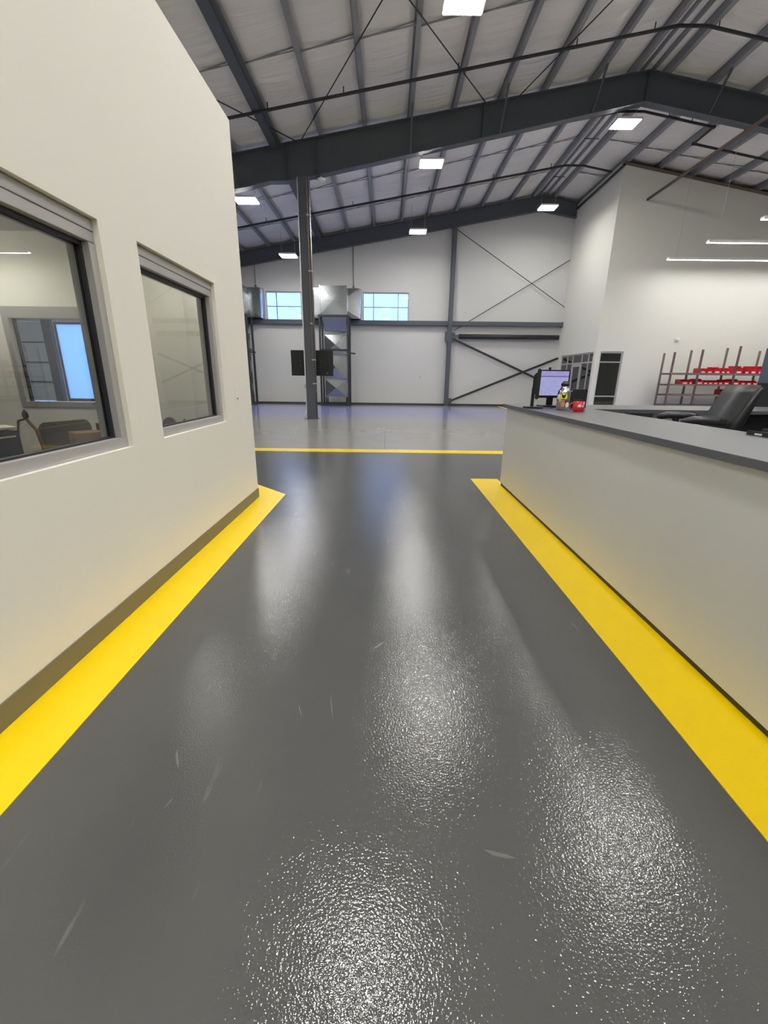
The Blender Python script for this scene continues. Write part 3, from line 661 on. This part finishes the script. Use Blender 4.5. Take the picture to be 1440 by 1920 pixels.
# ------------------------------------------------------------------ high-bay lights
def high_bay():
    h = thing('high_bay_light', (0, 0, 0))
    box(-0.36, 0.36, -0.28, 0.28, 0.012, 0.07).build('housing', 'white_plastic', h, bevel=0.01)
    box(-0.33, 0.33, -0.25, 0.25, -0.004, 0.012).build('lens', 'lamp_lens', h)
    box(-0.12, 0.12, -0.08, 0.08, 0.07, 0.13).build('driver_box', 'aluminium', h)
    for s in (-1, 1): MB().tube([(0.28 * s, 0, 0.07), (0.28 * s, 0, 1.0)], 0.006, 5).build('hanger_cable', 'aluminium', h)
    return h
hb = high_bay()
LIGHTS = [((1.22, 9.60, 7.52), 'rectangular high-bay light at the top edge of the photo'), ((1.21, 15.45, 7.55), 'middle high-bay light just below the big steel beam'), ((1.16, 20.60, 7.23), 'high-bay light in front of the far wall right of the column'),
          ((6.87, 15.45, 8.57), 'high-bay light below the ridge of the big beam'), ((6.48, 20.60, 8.14), 'high-bay light below the ridge at the far wall'),
          ((-4.50, 15.55, 6.59), 'high-bay light beside the office wall edge'), ((-4.33, 20.60, 6.29), 'high-bay light just left of the column before the far wall'),
          ((-0.28, 4.05, 7.5), 'high-bay light high above the aisle near the camera'), ((5.20, 6.75, 8.35), 'high-bay light high above the counter'), ((6.70, 10.4, 8.50), 'high-bay light above the ridge line beyond the counter'),
          ((-7.0, 9.6, 6.1), 'unseen high-bay added as fill above the office roof'), ((-10.5, 15.5, 5.6), 'unseen high-bay added as fill far left in the hall'), ((-15.5, 19.0, 4.7), 'added fill high-bay before the far left doors'), ((12.3, 6.6, 7.7), 'high-bay light far right above the work area'), ((-0.3, -1.0, 7.3), 'added fill high-bay above the aisle behind the camera'),  # office roof, far left and behind-camera high bays are unseen fill, added for brightness
          ((4.2, 1.6, 8.1), 'added fill high-bay above the counter beside the camera'), ((3.6, -1.4, 8.0), 'added fill high-bay above the counter behind the camera'), ((0.8, -5.0, 7.5), 'added fill high-bay above the aisle far behind the camera'), ((5.0, -5.0, 8.2), 'added fill high-bay above the ridge far behind the camera'), ((-4.5, -1.0, 6.5), 'added fill high-bay above the office behind the camera'), ((9.5, 0.5, 8.1), 'added fill high-bay right of the ridge beside the camera')]  # all unseen, added to lift the light on the near walls and counter
for i, (p, lab) in enumerate(LIGHTS):
    o = hb if i == 0 else copy_tree(hb)
    o.location = p; tag(o, lab, 'ceiling light', 'high-bay lights under the roof')
def linear(x0, length, y, z, label):
    h = thing('linear_light', (x0 + length / 2, y, z), label=label, cat='ceiling light', group='linear lights above the work area')
    L2 = length / 2
    mb = MB(); mb.box(-L2, L2, -0.07, 0.07, 0.03, 0.08); mb.box(-L2, L2, -0.07, -0.055, 0.0, 0.03); mb.box(-L2, L2, 0.055, 0.07, 0.0, 0.03)
    mb.build('housing', 'white_plastic', h)
    box(-L2, L2, -0.055, 0.055, 0.004, 0.03).build('lens', 'linear_lens', h)
    for s in (-1, 1): MB().tube([(s * (L2 - 0.3), 0, 0.08), (s * (L2 - 0.3), 0, zr(x0) - z - 0.3)], 0.005, 5).build('hanger_cable', 'aluminium', h)
linear(10.45, 7.3, 18.25, 5.74, 'lowest long linear light in front of the white wall')
linear(10.45, 7.3, 16.15, 5.74, 'middle long linear light over the work area')
linear(10.45, 7.3, 14.0, 5.74, 'upper long linear light at the right photo edge')
linear(10.45, 7.3, 11.8, 5.74, 'long linear light outside the photo right edge')
linear(10.45, 7.3, 9.6, 5.74, 'nearest long linear light over the right work area')

# ------------------------------------------------------------------ office on the left
W1 = (1.33, 2.552, 0.957, 2.134); W2 = (2.914, 4.103, 0.957, 2.134)
TH = 0.14
ow = wall_grid(YMIN + 0.2, 4.885, TH, [W1, W2], lambda u: OFF_H, lambda u, z, w: (XW - w, u, z)).build('wall_office_front', 'office_paint')
tag(ow, 'cream office wall with two windows along the aisle', 'wall', kind='structure')
CL = 0.915
MB().add([(XW, 4.885, 0), (XW - CL, 4.885 + CL, 0), (XW - CL - 0.1, 4.885 + CL - 0.1, 0), (XW - TH, 4.885 - 0.06, 0), (XW, 4.885, OFF_H), (XW - CL, 4.885 + CL, OFF_H), (XW - CL - 0.1, 4.885 + CL - 0.1, OFF_H), (XW - TH, 4.885 - 0.06, OFF_H)],
         [(0, 1, 2, 3), (7, 6, 5, 4), (0, 4, 5, 1), (1, 5, 6, 2), (2, 6, 7, 3), (3, 7, 4, 0)]).build('wall_office_corner', 'office_paint')
tag(bpy.data.objects['wall_office_corner'], 'cream angled corner wall of the office', 'wall', kind='structure')
YE = 5.8
WE = (-4.75, -3.50, 0.957, 2.15)
XE = XW - CL
oe = wall_grid(-8.0, XE - 0.0, TH, [WE], lambda u: OFF_H, lambda u, z, w: (u, YE + w - TH, z)).build('wall_office_end', 'office_paint')
tag(oe, 'cream end wall inside the office with its own window', 'wall', kind='structure')
tag(box(-8.14, -8.0, YMIN + 0.2, YE, 0, OFF_H).build('wall_office_back', 'office_paint'), 'cream rear wall of the office', 'wall', kind='structure')
tag(MB().prism([(-8.0, YMIN + 0.2), (XW - TH, YMIN + 0.2), (XW - TH, 4.80), (XE - 0.1, YE - TH), (-8.0, YE - TH)], 2, 2.95, 3.05).build('ceiling_office', 'hall_paint'), 'pale ceiling inside the office', 'ceiling', kind='structure')
bb = MB().box(XW, XW + 0.008, YMIN + 0.2, 4.885, 0.004, 0.112)
bb.v += []; bb.build('baseboard_left', 'base_vinyl')
tag(bpy.data.objects['baseboard_left'], 'olive grey vinyl base along the office wall', 'baseboard', kind='structure')

def aisle_window(n, w, label):
    y0, y1, z0, z1 = w
    r = thing('window_%d' % n, (XW - 0.06, (y0 + y1) / 2, z0), kind='structure', label=label, cat='window')
    B = lambda mb, nm, m_, **k: loc_build(mb, nm, m_, r, **k)
    fx = XW - 0.030; gx = XW - 0.085; fw = 0.058; head = 0.058
    zt = z1 - head
    B(box(XW - 0.06, fx, y0, y1, zt, z1 - 0.006), 'head_trim', 'aluminium', bevel=0.002)
    B(box(gx, fx - 0.003, y0, y1, zt - fw + 0.003, zt - 0.003), 'head_rail', 'aluminium', bevel=0.002)
    B(box(gx, fx, y0, y1, z0, z0 + fw), 'sill_rail', 'aluminium', bevel=0.002)
    B(box(gx, fx, y0, y0 + fw, z0 + fw, zt - fw), 'jamb', 'aluminium', bevel=0.002)
    B(box(gx, fx, y1 - fw, y1, z0 + fw, zt - fw), 'jamb', 'aluminium', bevel=0.002)
    ia, ib, ja, jb = y0 + fw, y1 - fw, z0 + fw, zt - fw
    g = 0.020
    for q in ((ia, ib, ja, ja + 0.010), (ia, ib, jb - g, jb), (ia, ia + g, ja + 0.010, jb - g), (ib - g, ib, ja + 0.010, jb - g)):
        B(box(gx - 0.014, gx + 0.018, *q), 'gasket', 'gasket')
    B(box(gx - 0.004, gx + 0.002, ia + g, ib - g, ja + 0.010, jb - g), 'pane', 'clear_glass')
    for q in ((ia - 0.03, ib + 0.03, ja - 0.03, ja - 0.012), (ia - 0.03, ib + 0.03, jb - 0.012, jb + 0.03), (ia - 0.03, ia + 0.012, ja - 0.012, jb - 0.012), (ib - 0.012, ib + 0.03, ja - 0.012, jb - 0.012)):
        B(box(gx - 0.056, gx - 0.014, *q), 'inner_stop', 'aluminium')
aisle_window(5, W1, 'grey framed office window nearest the camera')
aisle_window(6, W2, 'second grey framed office window near the wall corner')
we = thing('window_7', ((WE[0] + WE[1]) / 2, YE - TH, WE[2]), kind='structure', label='grey framed window in the end wall inside the office', cat='window')
x0, x1, z0, z1 = WE
for a, b, c, d_, nm in ((x0, x1, z1 - 0.13, z1, 'head_rail'), (x0, x1, z0, z0 + 0.07, 'sill_rail'), (x0, x0 + 0.08, z0 + 0.07, z1 - 0.13, 'jamb'), (x1 - 0.08, x1, z0 + 0.07, z1 - 0.13, 'jamb')):
    loc_build(box(a, b, YE - TH - 0.01, YE - 0.02, c, d_), nm, 'aluminium', we)
for a, b, c, d_ in ((x0 + 0.08, x0 + 0.10, z0 + 0.07, z1 - 0.13), (x1 - 0.10, x1 - 0.08, z0 + 0.07, z1 - 0.13)):
    loc_build(box(a, b, YE - 0.09, YE - 0.05, c, d_), 'gasket', 'gasket', we)
loc_build(box(x0 + 0.10, x1 - 0.10, YE - 0.07, YE - 0.064, z0 + 0.07, z1 - 0.13), 'pane', 'clear_glass', we)
# office furniture seen through the glass
ol = thing('linear_light', (-4.75, 5.0, 2.72), label='slim linear light hanging inside the office', cat='ceiling light')
box(-0.62, 0.62, -0.05, 0.05, 0.01, 0.06).build('housing', 'white_plastic', ol)
box(-0.60, 0.60, -0.04, 0.04, -0.004, 0.01).build('lens', 'office_lens', ol)
ol2 = copy_tree(ol); ol2.location = (-2.55, 4.6, 2.72); ol2.rotation_euler = (0, 0, math.radians(90)); tag(ol2, 'linear light inside the office behind the second window', 'ceiling light')
ol3 = copy_tree(ol); ol3.location = (-3.6, 1.6, 2.72); tag(ol3, 'linear light inside the office behind the first window', 'ceiling light')
ch = thing('tool_cabinet', (-3.63, 3.70, 0), math.radians(75), label='navy drawer cabinet inside the office under papers', cat='cabinet')
box(-0.45, 0.22, -0.28, 0.28, 0.05, 0.88).build('body', 'navy', ch, bevel=0.01)
for k, z in enumerate((0.62, 0.80)):
    d_ = box(-0.43, 0.20, -0.295, -0.28, z - 0.095, z + 0.07).build('drawer', 'navy', ch, bevel=0.004)
    box(-0.01, 0.16, -0.31, -0.295, z + 0.03, z + 0.045).build('handle', 'chrome', d_)
d_ = box(-0.43, 0.20, -0.295, -0.28, 0.08, 0.51).build('drawer', 'navy', ch, bevel=0.004)
box(-0.01, 0.16, -0.31, -0.295, 0.42, 0.435).build('handle', 'chrome', d_)
MB().lathe([(0.012, 0), (0.012, 0.012)], (-0.18, -0.30, 0.62), 10).build('lock', 'chrome', ch)
for k in range(3):
    p = box(-0.19, 0.19, -0.14, 0.14, 0, 0.006 + 0.003 * k).build('paper_sheet', 'paper'); p.location = (-3.55 + 0.03 * k, 3.62 + 0.04 * k, 0.882 + 0.0125 * k); p.rotation_euler = (0, 0, 1.5 - 0.25 * k)
    tag(p, ('bottom', 'middle', 'top')[k] + ' sheet of the papers on the navy cabinet', 'paper', 'papers on the navy cabinet')
hk = thing('desk_fixture', (-3.00, 3.70, 0), label='brown curved stand with a dark knob beside the navy cabinet', cat='stand')
MB().tube([(0, 0, 0.03), (0.0, 0, 0.72), (-0.03, 0, 0.90), (-0.10, 0, 1.00), (-0.17, 0, 0.98), (-0.20, 0, 0.86)], [0.018, 0.017, 0.015, 0.013, 0.012, 0.010], 10).build('stem', 'leather_brown', hk, smooth=True)
MB().lathe([(0.006, 0.075), (0.02, 0.05), (0.024, 0.02), (0.012, -0.01)], (-0.10, 0, 1.0), 12).build('knob', 'black_plastic', hk, smooth=True)
MB().lathe([(0.14, 0.004), (0.14, 0.02), (0.04, 0.03)], (0, 0, 0), 18).build('base', 'black_plastic', hk)
def task_chair():
    c = thing('office_chair', (-3.30, 4.20, 0), math.radians(70.7), label='dark mesh office chair inside the office', cat='chair')
    mb = MB(); n = 10
    pts = [(-0.25, 0.52), (0.25, 0.52), (0.25, 0.88), (0.21, 0.94), (-0.21, 0.94), (-0.25, 0.88)]
    mb.prism(pts, 1, -0.24, -0.20); mb.build('backrest', 'mesh_fabric', c, bevel=0.012)
    box(-0.25, 0.25, -0.20, 0.27, 0.42, 0.50).build('seat', 'mesh_fabric', c, bevel=0.03)
    box(-0.03, 0.03, -0.26, -0.22, 0.38, 0.60).build('back_bracket', 'black_plastic', c)
    MB().tube([(0, 0, 0.08), (0, 0, 0.42)], 0.028, 10).build('gas_lift', 'chrome', c)
    for k in range(5):
        a = 2 * math.pi * k / 5
        MB().bar((0, 0, 0.10), (0.24 * math.cos(a), 0.24 * math.sin(a), 0.07), 0.045, 0.03).build('leg', 'black_plastic', c)
        MB().tube([(0.24 * math.cos(a) - 0.015, 0.24 * math.sin(a), 0.033), (0.24 * math.cos(a) + 0.015, 0.24 * math.sin(a), 0.033)], 0.03, 10).build('caster', 'black_plastic', c)
    return c
task_chair()
dk = thing('office_desk', (-2.40, 3.40, 0), label='light wood desk inside the office below the windows', cat='desk')
box(-0.32, 0.32, -1.35, 1.15, 0.70, 0.735).build('desk_top', 'desk_top', dk, bevel=0.004)
for sx_ in (-0.28, 0.28):
    for sy_ in (-1.3, 1.1): box(sx_ - 0.025, sx_ + 0.025, sy_ - 0.025, sy_ + 0.025, 0.004, 0.70).build('leg', 'dark_gray', dk)
cb = thing('cardboard_box', (-2.52, 3.64, 0.736), math.radians(48), label='brown cardboard box on the office desk', cat='box')
box(-0.14, 0.14, -0.11, 0.11, 0, 0.17).build('carton', 'cardboard', cb)
MB().add([(0.14, -0.11, 0.17), (0.14, 0.11, 0.17), (0.19, 0.11, 0.13), (0.19, -0.11, 0.13)], [(0, 1, 2, 3)]).build('flap', 'cardboard', cb)
box(0.07, 0.14, 0.06, 0.105, 0.17, 0.225).build('inner_flap', 'cardboard', cb)
p = box(-0.15, 0.15, -0.11, 0.11, 0, 0.008).build('note_pad', 'paper'); p.location = (-2.50, 3.28, 0.737); p.rotation_euler = (0, 0, 0.4)
tag(p, 'cream note pad on the desk beside the cardboard box', 'notepad')
tp = thing('tape_dispenser', (-2.20, 4.36, 0.736), math.radians(20), label='small dark tape dispenser on the desk behind the second window', cat='dispenser')
MB().prism([(-0.09, 0), (0.09, 0), (0.09, 0.03), (0.05, 0.10), (-0.02, 0.16), (-0.09, 0.17), (-0.13, 0.10)], 1, -0.035, 0.035).build('body', 'dark_gray', tp, bevel=0.008)
MB().tube([(0, -0.03, 0.17), (0, 0.03, 0.17)], 0.06, 16).build('roll', 'alu_dark', tp)
MB().bar((0.05, 0, 0.12), (0.15, 0, 0.20), 0.05, 0.03).build('arm', 'dark_gray', tp)
box(-0.10, 0.10, -0.045, 0.045, 0.0, 0.02).build('base', 'alu_dark', tp)
ls = thing('light_switch', (XW, 4.43, 1.18), label='small white switch plate beside the second office window', cat='switch')
box(0.0, 0.007, -0.036, 0.036, -0.055, 0.10).build('plate', 'white_plastic', ls, bevel=0.002)
box(0.007, 0.012, -0.015, 0.015, 0.03, 0.07).build('rocker', 'white_plastic', ls)
box(0.007, 0.010, -0.012, 0.012, -0.035, -0.02).build('sensor_slot', 'dark_gray', ls)

# ------------------------------------------------------------------ reception counter on the right
TOP = 1.068; SL = 0.040
XI = 2.255; YL0, YL1 = 4.83, 5.70
co = thing('reception_counter', (2.0, 3.0, 0), label='long grey reception counter with dark top along the aisle', cat='counter')
CY0 = -3.0
def cpart(mb, nm, m_, **k): return loc_build(mb, nm, m_, co, **k)
cpart(box(XC, XC + 0.10, CY0, 5.66, 0.035, TOP - SL), 'front_panel', 'counter_laminate', bevel=0.002)
cpart(box(XC + 0.008, XC + 0.10, CY0, 5.65, 0.004, 0.035), 'kick_base', 'kick_dark')
cpart(box(XC + 0.10, 5.3, 5.56, 5.66, 0.004, TOP - SL), 'end_panel', 'counter_laminate', bevel=0.002)
tp_ = MB().prism([(1.492, CY0), (XI, CY0), (XI, YL0), (5.3, YL0), (5.3, YL1), (1.492, YL1)], 2, TOP - SL, TOP)
cpart(tp_, 'countertop', 'counter_top', bevel=0.0015, seg=1)
cpart(box(XC + 0.10, 2.15, CY0, 4.9, 0.70, 0.735), 'lower_worktop', 'counter_edge')
cpart(box(2.0, 2.15, CY0, CY0 + 0.04, 0.004, 0.70), 'support_panel', 'counter_laminate')
for xa, xb, zb in ((2.98, 3.46, 0.06), (3.48, 3.68, 0.06)):
    cpart(box(xa, xb, 4.93, 5.50, zb, TOP - SL), 'pedestal', 'counter_laminate', bevel=0.003)
cpart(box(3.9, 5.2, 5.02, 5.5, 0.004, TOP - SL - 0.02), 'storage_unit', 'black_matte')

# things on the counter
def monitor(loc, rz, label, screen_mat):
    m_ = thing('monitor', loc, rz, label=label, cat='monitor')
    box(-0.185, 0.185, -0.012, 0.025, 0.10, 0.41).build('bezel', 'black_plastic', m_, bevel=0.008)
    box(-0.166, 0.166, -0.0145, -0.012, 0.128, 0.396).build('screen', screen_mat, m_)
    MB().prism([(0.025, 0.14), (0.06, 0.18), (0.06, 0.34), (0.025, 0.38)], 0, -0.14, 0.14).build('rear_housing', 'black_plastic', m_, bevel=0.006)
    box(-0.035, 0.035, 0.03, 0.065, 0.015, 0.22).build('stand_neck', 'black_plastic', m_, bevel=0.005)
    MB().prism([(-0.13, -0.07), (0.13, -0.07), (0.13, 0.10), (0.06, 0.14), (-0.06, 0.14), (-0.13, 0.10)], 2, 0.001, 0.016).build('stand_base', 'black_plastic', m_, bevel=0.003)
    return m_
def screen_material():
    m = bpy.data.materials.new('screen_page'); m.use_nodes = True; t = m.node_tree; L = t.links.new
    t.nodes.remove(t.nodes['Principled BSDF'])
    tc_ = t.nodes.new('ShaderNodeTexCoord'); s = t.nodes.new('ShaderNodeSeparateXYZ'); L(tc_.outputs['Generated'], s.inputs[0])
    r = t.nodes.new('ShaderNodeValToRGB'); r.color_ramp.interpolation = 'CONSTANT'
    e = r.color_ramp.elements; e[0].position = 0.0; e[0].color = rgb(172, 172, 214); e[1].position = 0.74; e[1].color = rgb(158, 150, 196)
    for pos, c in ((0.775, rgb(92, 66, 88)), (0.80, rgb(168, 160, 210))): q = e.new(pos); q.color = c
    L(s.outputs['Z'], r.inputs[0])
    b = t.nodes.new('ShaderNodeTexBrick'); b.inputs['Scale'].default_value = 5.0; b.inputs['Mortar Size'].default_value = 0.03
    b.inputs['Color1'].default_value = (1, 1, 1, 1); b.inputs['Color2'].default_value = (0.86, 0.88, 0.95, 1); b.inputs['Mortar'].default_value = (0.62, 0.64, 0.78, 1)
    mp = t.nodes.new('ShaderNodeMapping'); mp.inputs['Rotation'].default_value = (math.radians(90), 0, 0); L(tc_.outputs['Generated'], mp.inputs[0]); L(mp.outputs[0], b.inputs['Vector'])
    mx = t.nodes.new('ShaderNodeMix'); mx.data_type = 'RGBA'; mx.blend_type = 'MULTIPLY'; mx.inputs[0].default_value = 1.0
    L(r.outputs[0], mx.inputs[6]); L(b.outputs[0], mx.inputs[7])
    em = t.nodes.new('ShaderNodeEmission'); em.inputs[1].default_value = 0.42; L(mx.outputs[2], em.inputs[0]); L(em.outputs[0], t.nodes['Material Output'].inputs[0])
    MATS['screen_page'] = m
screen_material()
m1_ = monitor((1.905, 5.16, TOP), math.radians(4), 'black monitor showing a lavender page on the counter', 'screen_page')
MB().lathe([(0.012, 0), (0.016, 0.012), (0.016, 0.022), (0.008, 0.03)], (-0.06, 0.0, 0.41), 12).build('webcam', 'black_plastic', m1_)
m2_ = monitor((1.645, 4.88, TOP), math.radians(71.4), 'black monitor turned edge-on left of the lavender screen', 'black_matte')
tag(MB().tube([(1.80, 4.86, TOP + 0.006), (1.86, 4.90, TOP + 0.006), (1.88, 4.93, TOP + 0.006), (1.92, 4.98, TOP + 0.006), (2.02, 5.05, TOP + 0.006)], 0.005, 6).build('cable', 'black_plastic', smooth=True), 'thin black cable lying below the monitors', 'cable')
wcup = MB().lathe([(0.022, 0), (0.03, 0.06), (0.03, 0.085), (0.026, 0.085), (0.02, 0.01)], (1.93, 4.98, TOP + 0.001), 16).build('cup', 'white_plastic', smooth=True)
tag(wcup, 'small white cup half hidden behind the bottle', 'cup')
bx = thing('label_printer', (2.10, 4.90, TOP), math.radians(-6), label='black box shaped printer behind the red mug', cat='printer')
box(-0.095, 0.095, -0.005, 0.14, 0.001, 0.205).build('housing', 'black_plastic', bx, bevel=0.006)
MB().tube([(-0.075, -0.008, 0.185), (-0.075, -0.004, 0.185)], 0.008, 12).build('button', 'aluminium', bx)
for x in (-0.03, 0.0, 0.03): box(x - 0.011, x + 0.011, -0.008, -0.004, 0.085, 0.10).build('key', 'dark_gray', bx)
# steel bottle covered in stickers
bt = thing('water_bottle', (1.826, 4.605, TOP), label='shiny water bottle covered in stickers with a black cap', cat='bottle')
RB = 0.064
MB().lathe([(0.058, 0.001), (RB, 0.008), (RB, 0.165), (0.060, 0.19), (0.044, 0.215), (0.036, 0.232), (0.036, 0.245)], (0, 0, 0), 32).build('body', 'chrome', bt, smooth=True)
cp_ = MB().lathe([(0.040, 0.240), (0.041, 0.262), (0.034, 0.272), (0.018, 0.278)], (0, 0, 0), 24).build('cap', 'black_plastic', bt, smooth=True)
MB().tube([(-0.03, 0, 0.262), (-0.018, 0, 0.284), (0.018, 0, 0.284), (0.03, 0, 0.262)], 0.006, 8).build('loop', 'black_plastic', cp_)
face = math.atan2(-4.605, -1.826)
def patch(a0, a1, z0, z1, r, nm, m_, parent, shape=None):
    mb = MB(); n = 8
    vs = []; fs = []
    for i in range(n + 1):
        a = face + a0 + (a1 - a0) * i / n; t = i / n * 2 - 1
        lo, hi = (z0, z1) if not shape else shape(t, z0, z1)
        for rr in (r, r + 0.0012): vs += [(rr * math.cos(a), rr * math.sin(a), lo), (rr * math.cos(a), rr * math.sin(a), hi)]
    for i in range(n):
        o = i * 4; p_ = o + 4
        fs += [(o + 2, p_ + 2, p_ + 3, o + 3), (o + 1, p_ + 1, p_, o), (o, p_, p_ + 2, o + 2), (o + 1, o + 3, p_ + 3, p_ + 1)]
    fs += [(0, 2, 3, 1), (n * 4, n * 4 + 1, n * 4 + 3, n * 4 + 2)]
    return mb.add(vs, fs).build(nm, m_, parent)
rnd = lambda t, a, b: ((a + b) / 2 - (b - a) / 2 * math.sqrt(max(0.08, 1 - abs(t) ** 3)), (a + b) / 2 + (b - a) / 2 * math.sqrt(max(0.08, 1 - abs(t) ** 3)))
shield = lambda t, a, b: (a + (b - a) * 0.55 * abs(t) ** 1.5, b - (b - a) * (0.18 if abs(t) < 0.3 else 0.0))
st = patch(-0.55, 0.55, 0.098, 0.168, RB + 0.0006, 'sticker', 'sticker_yellow', bt, rnd)
patch(-0.27, 0.27, 0.118, 0.158, RB + 0.0020, 'emblem', 'black_plastic', st, shield)
patch(-0.38, 0.38, 0.104, 0.112, RB + 0.0020, 'caption', 'black_plastic', st)
patch(-0.3, 0.3, 0.035, 0.085, RB + 0.0006, 'sticker', 'sticker_orange', bt, rnd)
patch(-1.25, -0.45, 0.03, 0.09, RB + 0.0006, 'sticker', 'sticker_mauve', bt, rnd)
patch(0.62, 1.2, 0.10, 0.155, RB + 0.0006, 'sticker', 'sticker_green', bt, rnd)
patch(0.4, 1.0, 0.03, 0.08, RB + 0.0006, 'sticker', 'white_plastic', bt, rnd)
patch(-1.2, -0.6, 0.11, 0.16, RB + 0.0006, 'sticker', 'white_plastic', bt, rnd)
# red mug with white lettering
mg = thing('mug', (1.905, 4.40, TOP), label='red mug with white lettering on the counter', cat='mug')
RM = 0.052
MB().lathe([(0.046, 0.001), (0.050, 0.006), (RM, 0.02), (RM, 0.098), (RM - 0.005, 0.098), (RM - 0.006, 0.01), (0.005, 0.008)], (0, 0, 0), 32).build('body', 'mug_red', mg, smooth=True)
fm = math.atan2(-4.40, -1.905)
ha = fm - 1.35
pts = []
for k in range(9):
    th = -1.35 + 2.7 * k / 8
    rr = RM - 0.004 + 0.034 * math.cos(th); pts.append((rr * math.cos(ha), rr * math.sin(ha), 0.05 + 0.034 * math.sin(th)))
MB().tube(pts, 0.006, 8).build('handle', 'mug_red', mg, smooth=True)
def stroke(mb, a, z, b, w):
    # stroke between (angle a0,z0)-(a1,z1) on the mug wall
    (u0, v0), (u1, v1) = a, b
    n = Vector((u1 - u0, v1 - v0)).normalized(); s = Vector((-n.y, n.x)) * w / 2
    for i in range(4):
        q = []
        for f_ in (i / 4, (i + 1) / 4):
            for g in (-1, 1):
                u = u0 + (u1 - u0) * f_ + s.x * g; v = v0 + (v1 - v0) * f_ + s.y * g
                q.append((u, v))
        pts_ = [((RM + 0.0012) * math.cos(fm + u / RM), (RM + 0.0012) * math.sin(fm + u / RM), v) for u, v in q]
        mb.add(pts_, [(0, 1, 3, 2)])
lt = MB(); hgt = 0.022; bz = 0.045; sl_ = 0.004; wd = 0.0055
def L2(x, pairs):
    for (ax, az, bx_, bz_) in pairs: stroke(lt, (x + ax + az / hgt * sl_, bz + az), 0, (x + bx_ + bz_ / hgt * sl_, bz + bz_), wd)
x = -0.004
L2(x, [(0, 0, 0, hgt), (0.011, 0, 0.011, hgt), (0, hgt / 2, 0.011, hgt / 2)]); x += 0.020
L2(x, [(0, 0, 0, hgt)]); x += 0.007
L2(x, [(0, hgt / 2, 0.007, hgt / 2)]); x += 0.014
L2(x, [(0, 0, 0, hgt), (0, 0.0027, 0.010, 0.0027)]); x += 0.018
L2(x, [(0, 0, 0, hgt)])
lt.build('lettering', 'white_plastic', mg, fix=False)
# drafting chair behind the counter
ec = thing('desk_chair', (2.77, 3.93, 0), math.radians(-13), label='black leather high desk chair behind the counter', cat='chair')
def cushion(name, prof, ax, a, b, m_, bev, parent): return MB().prism(prof, ax, a, b).build(name, m_, parent, bevel=bev, seg=4, smooth=True)
# backrest profile in (x, z): front face on -x side, leaning back to +x
cushion('backrest', [(0.08, 0.86), (0.20, 0.86), (0.28, 1.10), (0.335, 1.30), (0.325, 1.345), (0.29, 1.345), (0.25, 1.28), (0.17, 1.08)], 1, -0.26, 0.26, 'leather', 0.035, ec)
cushion('seat', [(-0.30, 0.72), (0.22, 0.72), (0.22, 0.83), (-0.26, 0.84), (-0.30, 0.80)], 1, -0.26, 0.26, 'leather', 0.03, ec)
for s in (-1, 1):
    ar = MB().tube([(-0.22, s * 0.28, 1.035), (-0.14, s * 0.28, 1.058), (0.0, s * 0.28, 1.055), (0.10, s * 0.28, 1.045)], [0.026, 0.034, 0.034, 0.028], 12).build('armrest', 'leather', ec, smooth=True)
    MB().bar((-0.06, s * 0.28, 0.76), (-0.06, s * 0.28, 1.04), 0.04, 0.05).build('arm_post', 'black_plastic', ar)
MB().tube([(0, 0, 0.10), (0, 0, 0.72)], 0.03, 12).build('gas_lift', 'chrome', ec)
rr_ = 0.22
MB().tube([(rr_ * math.cos(2 * math.pi * k / 24), rr_ * math.sin(2 * math.pi * k / 24), 0.30) for k in range(25)], 0.012, 8).build('foot_ring', 'chrome', ec, smooth=True)
for k in range(5):
    a = 2 * math.pi * k / 5
    MB().bar((0, 0, 0.12), (0.30 * math.cos(a), 0.30 * math.sin(a), 0.075), 0.05, 0.035).build('leg', 'black_plastic', ec, bevel=0.005)
    MB().tube([(0.30 * math.cos(a) - 0.018, 0.30 * math.sin(a), 0.033), (0.30 * math.cos(a) + 0.018, 0.30 * math.sin(a), 0.033)], 0.033, 12).build('caster', 'black_plastic', ec)
# dark tray with cards at the right edge of the counter
tr = thing('desk_tray', (2.20, 2.50, TOP), label='black tray with white cards at the counter edge', cat='tray')
mb = MB(); mb.box(-0.05, 0.05, -0.10, 0.10, 0.001, 0.012); mb.box(-0.05, -0.04, -0.10, 0.10, 0.012, 0.025); mb.box(0.04, 0.05, -0.10, 0.10, 0.012, 0.035)
mb.build('shell', 'black_plastic', tr)
box(-0.052, -0.050, -0.01, 0.04, 0.004, 0.014).build('card', 'white_plastic', tr)
# dark slate cabinet at the right photo edge
sc_ = thing('tall_cabinet', (6.09, 6.65, 0), label='tall slate blue cabinet at the right photo edge', cat='cabinet')
cb_ = box(-0.42, 0.42, -0.25, 0.25, 1.36, 1.86).build('upper_body', 'slate', sc_, bevel=0.006)
box(-0.42, 0.42, -0.25, 0.25, 0.0, 1.36).build('lower_body', 'black_matte', sc_, bevel=0.006)
for k in range(5):
    d_ = box(-0.36, 0.38, -0.268, -0.25, 0.28 + k * 0.205, 0.47 + k * 0.205).build('drawer', 'black_matte', sc_, bevel=0.004)
    box(-0.1, 0.1, -0.278, -0.268, 0.39 + k * 0.205, 0.41 + k * 0.205).build('handle', 'dark_gray', d_)
lc = thing('desk_lamp', (5.87, 6.65, 1.862), label='small dark lamp head on top of the slate cabinet', cat='lamp')
MB().tube([(0.10, 0, 0.001), (0.08, 0, 0.06), (-0.05, 0, 0.10), (-0.20, 0, 0.075)], [0.03, 0.02, 0.025, 0.04], 10).build('arm', 'black_plastic', lc, smooth=True)
MB().lathe([(0.07, 0.0), (0.07, 0.012), (0.02, 0.02)], (0.10, 0, 0.001), 16).build('base', 'black_plastic', lc)
